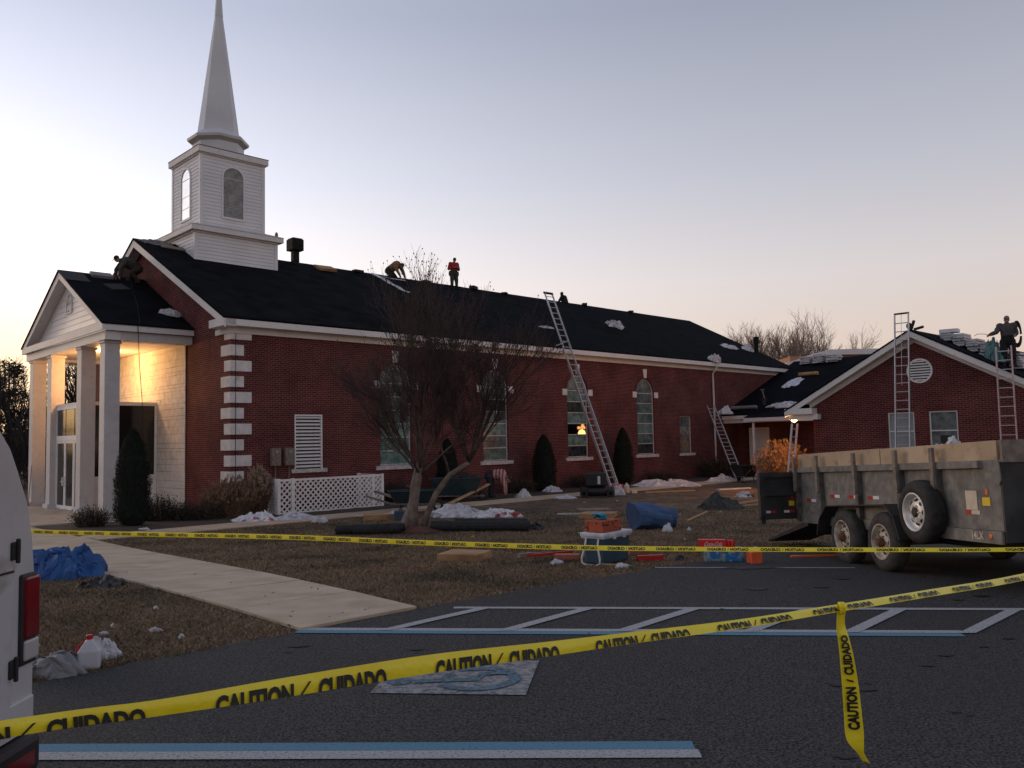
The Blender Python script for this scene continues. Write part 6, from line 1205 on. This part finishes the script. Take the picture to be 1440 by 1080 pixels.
# plastic wrap heaps
for i, (lb, x, y, rx, ry, h, m) in enumerate((('heap of white plastic wrap right of the tree trunk', -1.75, 25.0, .85, .5, .52, 'plastic_white'), ('smaller white wrap trailing right from the big heap', -.55, 24.6, .75, .38, .34, 'plastic_print'), ('white and red wrap pile left of the lattice screen', -7.55, 24.6, .62, .42, .45, 'plastic_print'), ('white wrap at the foot of the lattice corner', -6.55, 24.9, .62, .32, .30, 'plastic_white'), ('small white scrap on the walk in front of the lattice', -5.55, 24.0, .2, .14, .18, 'plastic_white'), ('sprawling white wrap on the walk below the last arched window', 6.85, 37.6, 1.25, .4, .5, 'plastic_white'), ('white wrap by the dark shrub near the short ladder', 10.0, 40.6, .6, .4, .5, 'plastic_white'), ('white scrap beside the bent striped worker', .35, 32.4, .28, .2, .45, 'plastic_white'), ('white scrap left of the black compressor', 1.9, 31.5, .35, .2, .2, 'plastic_white'), ('white scrap at the foot of the shrub right of the bent worker', 1.6, 35.0, .45, .3, .4, 'plastic_white'), ('white bottle-like scrap on the walk by the cone-shaped evergreen', -9.95, 22.6, .18, .08, .10, 'plastic_white'), ('white scrap among leaves at the portico corner shrub', -12.2, 25.0, .35, .18, .22, 'plastic_white'), ('white crumpled paper behind the bleach jug', -3.48, 7.12, .13, .11, .17, 'plastic_white'), ('tangled white and black scrap near the trailer door', 8.3, 30.5, .3, .25, .3, 'wrap_print'), ('white wrap tucked behind the small blue tub', -3.65, 24.5, .3, .2, .35, 'plastic_white'), ('small white chip on the left lawn', -3.45, 8.1, .07, .03, .03, 'plastic_white'))):
    crumple('plastic_wrap', lb, 'plastic wrap', G(x, y), (rx, ry, h*(.72 if rx > .25 else 1)), m, 70+i, rot=-.1, n=44, sharp=1.25)
for i in range(26):
    x, y = (rnd.uniform(-1.5, 6.5), rnd.uniform(13.0, 30)) if i < 18 else (rnd.uniform(-5.5, -2.8), rnd.uniform(7.4, 10.5))
    uu, vv = toUV(x, y)
    if vv < -18.3 or vv > -4.5 or -8.4 < uu < -5.2: continue
    crumple('litter_scrap', 'tiny pale scrap of roofing litter on the brown lawn', 'litter', G(x, y), (rnd.uniform(.02, .07), rnd.uniform(.015, .04), .03), rnd.choice(('plastic_white', 'sticker', 'lumber')), 200+i, n=6, rot=rnd.uniform(0, 3), group='tiny scraps on the lawn')
# foreground left
crumple('blue_tarp', 'bright blue tarp bundle on the grass beside the white van', 'tarp', G(-6.55, 12.3), (.50, .42, .80), 'blue_tarp', 3, n=30, sharp=.7); crumple('black_bag', 'black plastic bag lying at the walk edge', 'bag', G(-5.4, 11.1), (.34, .22, .17), 'black_plastic', 4, n=22)
e = MB(); e.add([(-.42, -.10, 0), (-.30, .28, 0), (.30, .22, 0), (.42, -.12, 0), (-.28, -.02, .33), (-.20, .05, .34)], [(0,3,5,4),(3,2,5),(2,1,4,5),(1,0,4)]); gt_ = crumple('grey_sheet', 'grey plastic sheet heap at the grass edge behind the van', 'sheet', G(-3.78, 6.72), (.42, .26, .34), 'grey_tarp', 5, rot=-.2, n=24, sharp=.5)
jg = thing('bleach_jug', 'white plastic jug with red cap at the grass edge', 'jug', G(-3.42, 6.80), math.radians(20)); e = MB(); e.prism([(-.082, -.055, 0), (.082, -.055, 0), (.082, .055, 0), (-.082, .055, 0)], (0, 0, .15)); e.build('body', mm['plastic_white'], jg, bevel=.018); e = MB(); e.add([(-.082, -.055, .14), (.082, -.055, .14), (.082, .055, .14), (-.082, .055, .14), (-.022, -.02, .235), (.022, -.02, .235), (.022, .02, .235), (-.022, .02, .235)], [(0,1,5,4),(1,2,6,5),(2,3,7,6),(3,0,4,7),(4,5,6,7)]); e.build('shoulder', mm['plastic_white'], jg, bevel=.01); e = MB(); e.lathe([(.024, .232), (.026, .236), (.026, .262), (.02, .268)], 12); e.build('cap', mm['red_plastic'], jg); e = MB(); e.tube([(-.04, 0, .215), (-.085, 0, .18), (-.095, 0, .13), (-.08, 0, .08)], .012, 6); e.build('handle', mm['red_plastic'], jg)
# ================================================================== THINGS ON THE ROOFS
RN = Vector((0, -SL, 1)).normalized(); CHM = Matrix.Rotation(CH_ROT, 3, 'Z')
def slopeM(sl_, axis='v'):  # rotation of a thing lying on a roof plane of the church frame
    return CHM@(Matrix.Rotation(math.atan(sl_), 3, 'X') if axis == 'v' else Matrix.Rotation(-math.atan(sl_), 3, 'Y'))
def on_nave(u, v, h=.02): return W(u, v, rz(v)+h)
MR = slopeM(SL); MP = slopeM((PR-5.87)/(CV-PE0)); ML = slopeM(LS, 'u')
def strip_thing(name, label, cat, pts, w_, m):
    mb = MB(); vs, fs = [], []
    for i, (u, v) in enumerate(pts):
        a = Vector(pts[min(i+1, len(pts)-1)])-Vector(pts[max(i-1, 0)]); q = Vector((-a.y, a.x)).normalized()*w_/2*(.7+.5*abs(nz((i*1.3, u, v))))
        for s in (-1, 1): vs.append(W(u+q.x*s, v+q.y*s, rz(v+q.y*s)+.05+.03*nz((u*3, v*3, i))))
        if i: k = 2*i; fs.append((k-2, k, k+1, k-1))
    mb.add(vs, fs); o = mb.build(name, mm[m]); so = o.modifiers.new('s', 'SOLIDIFY'); so.thickness = .012; return tag(o, label, cat)
strip_thing('felt_strip', 'long white membrane strip lying down the slope left of the red worker', 'strip', [(10.55, 7.3), (10.75, 7.0), (10.8, 6.5), (10.75, 6.0), (10.85, 5.6), (10.8, 5.2), (11.0, 4.9)], .36, 'plastic_white')
strip_thing('felt_strip', 'short white membrane strip beside the long one near the ridge', 'strip', [(11.0, 7.0), (11.4, 6.9), (11.9, 6.85), (12.3, 6.9)], .16, 'plastic_white')
for i, (lb, u, v, rx, ry, h, m) in enumerate((('white wrap on the church roof right of the long ladder', 24.75, 3.9, .75, .45, .35, 'wrap_print'), ('white scrap on the roof left of the long ladder top', 17.2, 2.15, .5, .16, .10, 'plastic_white'), ('white wrap near the roof end by the flue pipe', 34.3, 2.45, .75, .4, .22, 'plastic_white'), ('white wrap stuffed at the top of the down pipe', 28.15, -.32, .42, .3, .55, 'plastic_white'), ('white scraps beside the flue pipe foot', 36.4, 2.3, .45, .35, .4, 'plastic_white'))):
    crumple('roof_wrap', lb, 'plastic wrap', on_nave(u, v, .0), (rx, ry, h), m, 120+i, R3=MR)
crumple('roof_wrap', 'white wrap hanging at the top of the short ladder', 'plastic wrap', W(28.4, -.75, 2.95), (.45, .35, .55), 'plastic_white', 131, R3=CHM); crumple('roof_wrap', 'white plastic bag on the portico roof near the brick gable', 'plastic bag', W(-.38, 3.95, pz(3.95)), (.38, .26, .22), 'plastic_white', 132, R3=MP)
crumple('roof_wrap', 'grey and white wrap at the front peak of the church roof', 'plastic wrap', on_nave(.35, 7.15, .0), (.65, .28, .16), 'grey_tarp', 133, R3=MR)
def slab_on(name, label, cat, pos, size, m, R3, rot=0, group=None): e = MB(); e.box(-size[0]/2, size[0]/2, -size[1]/2, size[1]/2, .0, size[2]); return solid(name, label, cat, e, m, pos, rot, group, bevel=.01, R3=R3)
slab_on('board', 'tan board lying near the ridge right of the black roof vent', 'board', on_nave(7.75, 6.85), (.95, .5, .12), 'cardboard', MR, .1); slab_on('board', 'brown board lying below the front peak of the church roof', 'board', on_nave(.85, 6.7), (1.0, .35, .05), 'old_wood', MR, -.1)
for i, (u, lb) in enumerate(((9.8, 'dark shingle lump on the ridge left of the kneeling worker'), (13.9, 'dark shingle lump on the ridge between the two ridge workers'), (17.1, 'dark square lump on the ridge right of the red worker'), (19.4, 'low dark lump on the ridge above the second window'), (26.1, 'dark lump on the ridge right of the crouching figure'), (30.6, 'flat dark lump on the ridge toward the church end'))):
    slab_on('shingle_bundle', lb, 'shingles', on_nave(u, 7.3, .0), (.5, .3, (.10, .09, .17, .07, .14, .10)[i]), 'shingle', CHM, .2*i, 'loose shingles on the ridge')
slab_on('shingle_bundle', 'grey wrapped shingle bundle on the portico ridge', 'shingles', W(-1.65, 7.25, pz(7.2)-.03), (.75, .42, .16), 'grey_tarp', MP); slab_on('shingle_bundle', 'dark shingles under the bent worker on the portico roof', 'shingles', W(-1.45, 6.15, pz(6.15)), (.75, .6, .06), 'shingle', MP, .3); slab_on('felt_flap', 'black felt flap folded over the portico peak', 'felt', W(-2.7, 6.9, pz(6.9)), (.85, 1.1, .03), 'felt', MP)
e = MB(); e.lathe([(.07, 0), (.07, .16), (.05, .2), (.05, .24)], 10); solid('can', 'small brown can on the steeple base ledge', 'can', e, 'old_wood', W(4.75, 5.75, 10.37))
# shingle bundles on link and annex roofs
def stack(label, base, R3, n, sx, sy, m, group, jit=.06, cat='shingles', seed=0):
    R = random.Random(seed); t = thing('shingle_stack', label, cat, base, 0, group); t.rotation_euler = R3.to_euler()
    for k in range(n): e = MB(); dx, dy = R.uniform(-jit, jit), R.uniform(-jit, jit); e.box(-sx/2+dx, sx/2+dx, -sy/2+dy, sy/2+dy, k*.092+.004, k*.092+.086); e.build('bundle', mm[m], t, bevel=.015)
for i, (v, lb, n) in enumerate(((-1.3, 'left stack of wrapped shingles on the link ridge', 5), (-2.15, 'middle stack of wrapped shingles on the link ridge', 6), (-3.0, 'right stack of wrapped shingles on the link ridge', 5))): stack(lb, W(37.3, v, lz(37.3)-.05), CHM, n, .95, .62, 'wrap_print', 'shingle stacks on the link roof', seed=i)
MA = CHM@Matrix.Rotation(math.atan(.553), 3, 'X'); 
for i in range(6):
    v = -15.35-i*.42; stack(('uphill end stack of wrapped shingles on the annex roof', 'second wrapped shingle stack down from the annex ridge', 'third wrapped shingle stack down from the annex ridge', 'fourth wrapped shingle stack down from the annex ridge', 'fifth wrapped shingle stack down from the annex ridge', 'lowest wrapped shingle stack, next to the standing worker')[i], W(19.6, v, az_(v)-.02), CHM, (3, 5, 5, 6, 6, 6)[i], .8, .40, 'wrap_print', 'shingle stacks on the annex roof', .05, seed=10+i)
slab_on('shingle_bundle', 'red and white shingle bundle tilted on top of the annex stacks', 'shingles', W(19.5, -15.4, az_(-15.35)+.275), (.45, .60, .13), 'plastic_print', CHM, .15)
crumple('plastic_sheet', 'teal plastic sheet beside the standing worker on the annex roof', 'sheet', W(18.75, -16.98, az_(-16.98)), (.26, .22, .95), mat('teal_sheet', (.05, .16, .17), (.12, .28, .29), scale=8, rough=.4).name, 140) if False else None
mat('teal_sheet', (.04, .14, .15), (.11, .26, .27), scale=8, rough=.4); crumple('plastic_sheet', 'teal plastic sheet beside the standing worker on the annex roof', 'sheet', W(18.9, -16.95, az_(-16.95)-.05), (.28, .24, 1.1), 'teal_sheet', 140)
ng = thing('nail_gun', 'black nail gun lying on the annex ridge by the ladder top', 'tool', W(18.0, -14.72, az_(GC)-.04), CH_ROT); e = MB(); e.obox((0, .02, .22), (.08, .10, .34), Matrix.Rotation(.35, 3, 'X')); e.build('body', mm['black'], ng, bevel=.03); e = MB(); e.obox((0, -.18, .09), (.07, .34, .09), Matrix.Rotation(-.2, 3, 'X')); e.build('magazine', mm['black'], ng, bevel=.02); e = MB(); e.ellip((0, .14, .20), (.07, .10, .12)); e.build('handle', mm['black'], ng, smooth=True)
crumple('plastic_sheet', 'pale blue-white sheet on the link roof slope', 'sheet', W(33.9, -2.05, lz(33.9)), (.95, .45, .10), 'plastic_white', 141, R3=ML); crumple('plastic_sheet', 'white sheet at the link roof eave by the annex gable', 'sheet', W(30.2, -3.4, lz(30.2)), (.4, 1.0, .22), 'plastic_white', 142, R3=ML)
e = MB(); e.tube([(0, -.6, .1), (0, .6, .1)], .11, 12); solid('felt_roll', 'tan paper roll on the link roof beside the pale sheet', 'roll', e, 'cardboard', W(35.0, -2.45, lz(35.0)), 0, R3=ML); e = MB(); e.tube([(0, -.9, .1), (0, .7, .1)], .10, 10); solid('felt_roll', 'blue-grey roll along the link roof eave by the short ladder', 'roll', e, 'grey_tarp', W(29.9, -.95, lz(29.9)), 0, R3=ML)
tb = thing('tool_bucket', 'dark tool bucket standing on the link roof eave', 'bucket', W(30.5, -1.95, lz(30.5)), CH_ROT); e = MB(); e.lathe([(.14, -.05), (.18, .35)], 14); e.build('pail', mm['black'], tb); e = MB(); e.bar((0, -.05, .3), (.05, .1, .85), .05, .05); e.bar((-.02, -.05, .84), (.12, .25, .84), .06, .05); e.build('tool_handle', mm['old_wood'], tb)
crumple('plastic_sheet', 'white plastic bag heaped inside the dump trailer', 'bag', Vector((5.80, 10.95, 1.30)), (.40, .30, .55), 'plastic_white', 150, sharp=.5); crumple('debris', 'dark shingle debris filling the dump trailer', 'debris', Vector((6.0, 10.9, .55)), (.95, 2.2, .75), 'shingle', 151, n=30, rot=.09)
# safety rope from the bent worker over the portico eave
e = MB(); e.tube([W(-.75, 6.9, pz(6.9)+.3), W(-.95, 6.0, pz(6.0)+.03), W(-1.35, 4.4, pz(4.4)+.025), W(-1.85, 2.80, pz(2.8)+.02), W(-1.95, 2.70, 5.80), W(-1.9, 2.69, 4.6), W(-1.80, 2.68, 3.3), W(-1.74, 2.66, 1.4), W(-1.70, 2.60, -.42)], .012, 5); tag(e.build('safety_rope', mm['dark_metal']), 'thin dark rope running from the portico worker over the eave', 'rope')

# ================================================================== LEAF LITTER AND GRIT
def flecks(name, label, cat, n, region, m, smin, smax, seed):
    R = random.Random(seed); f = Fast(); k = 0
    while k < n:
        y = region[2]*(region[3]/region[2])**R.random(); x = R.uniform(region[0], region[1])*y; u, v = toUV(x, y)
        if name == 'fallen_leaves' and (v < VE+.02 or v > -4.3): k += 1; continue
        if name != 'fallen_leaves' and v > VE-.05: k += 1; continue
        s = R.uniform(smin, smax); a = R.uniform(0, 6.28); d = Vector((math.cos(a), math.sin(a), R.uniform(-.1, .5)))*s; p_ = Vector((x, y, g(x, y)+(.022 if name == 'fallen_leaves' else .016))); f.leaf(p_, d, s*.4, Vector((R.uniform(-.4, .4), R.uniform(-.4, .4), 1))); k += 1
    tag(f.build(name, mm[m]), label, cat, kind='stuff')
mat('leaf_litter', (.05, .028, .016), (.24, .15, .085), scale=40, rough=.9); mat('grit', (.10, .10, .10), (.34, .33, .32), scale=30, rough=.9)
flecks('fallen_leaves', 'small brown leaves scattered over the lawn', 'leaves', 5200, (-.66, .62, 6.4, 26), 'leaf_litter', .015, .05, 8)
flecks('asphalt_grit', 'pale grit scattered on the asphalt', 'grit', 900, (-.55, .66, 3.6, 11), 'grit', .004, .011, 9)
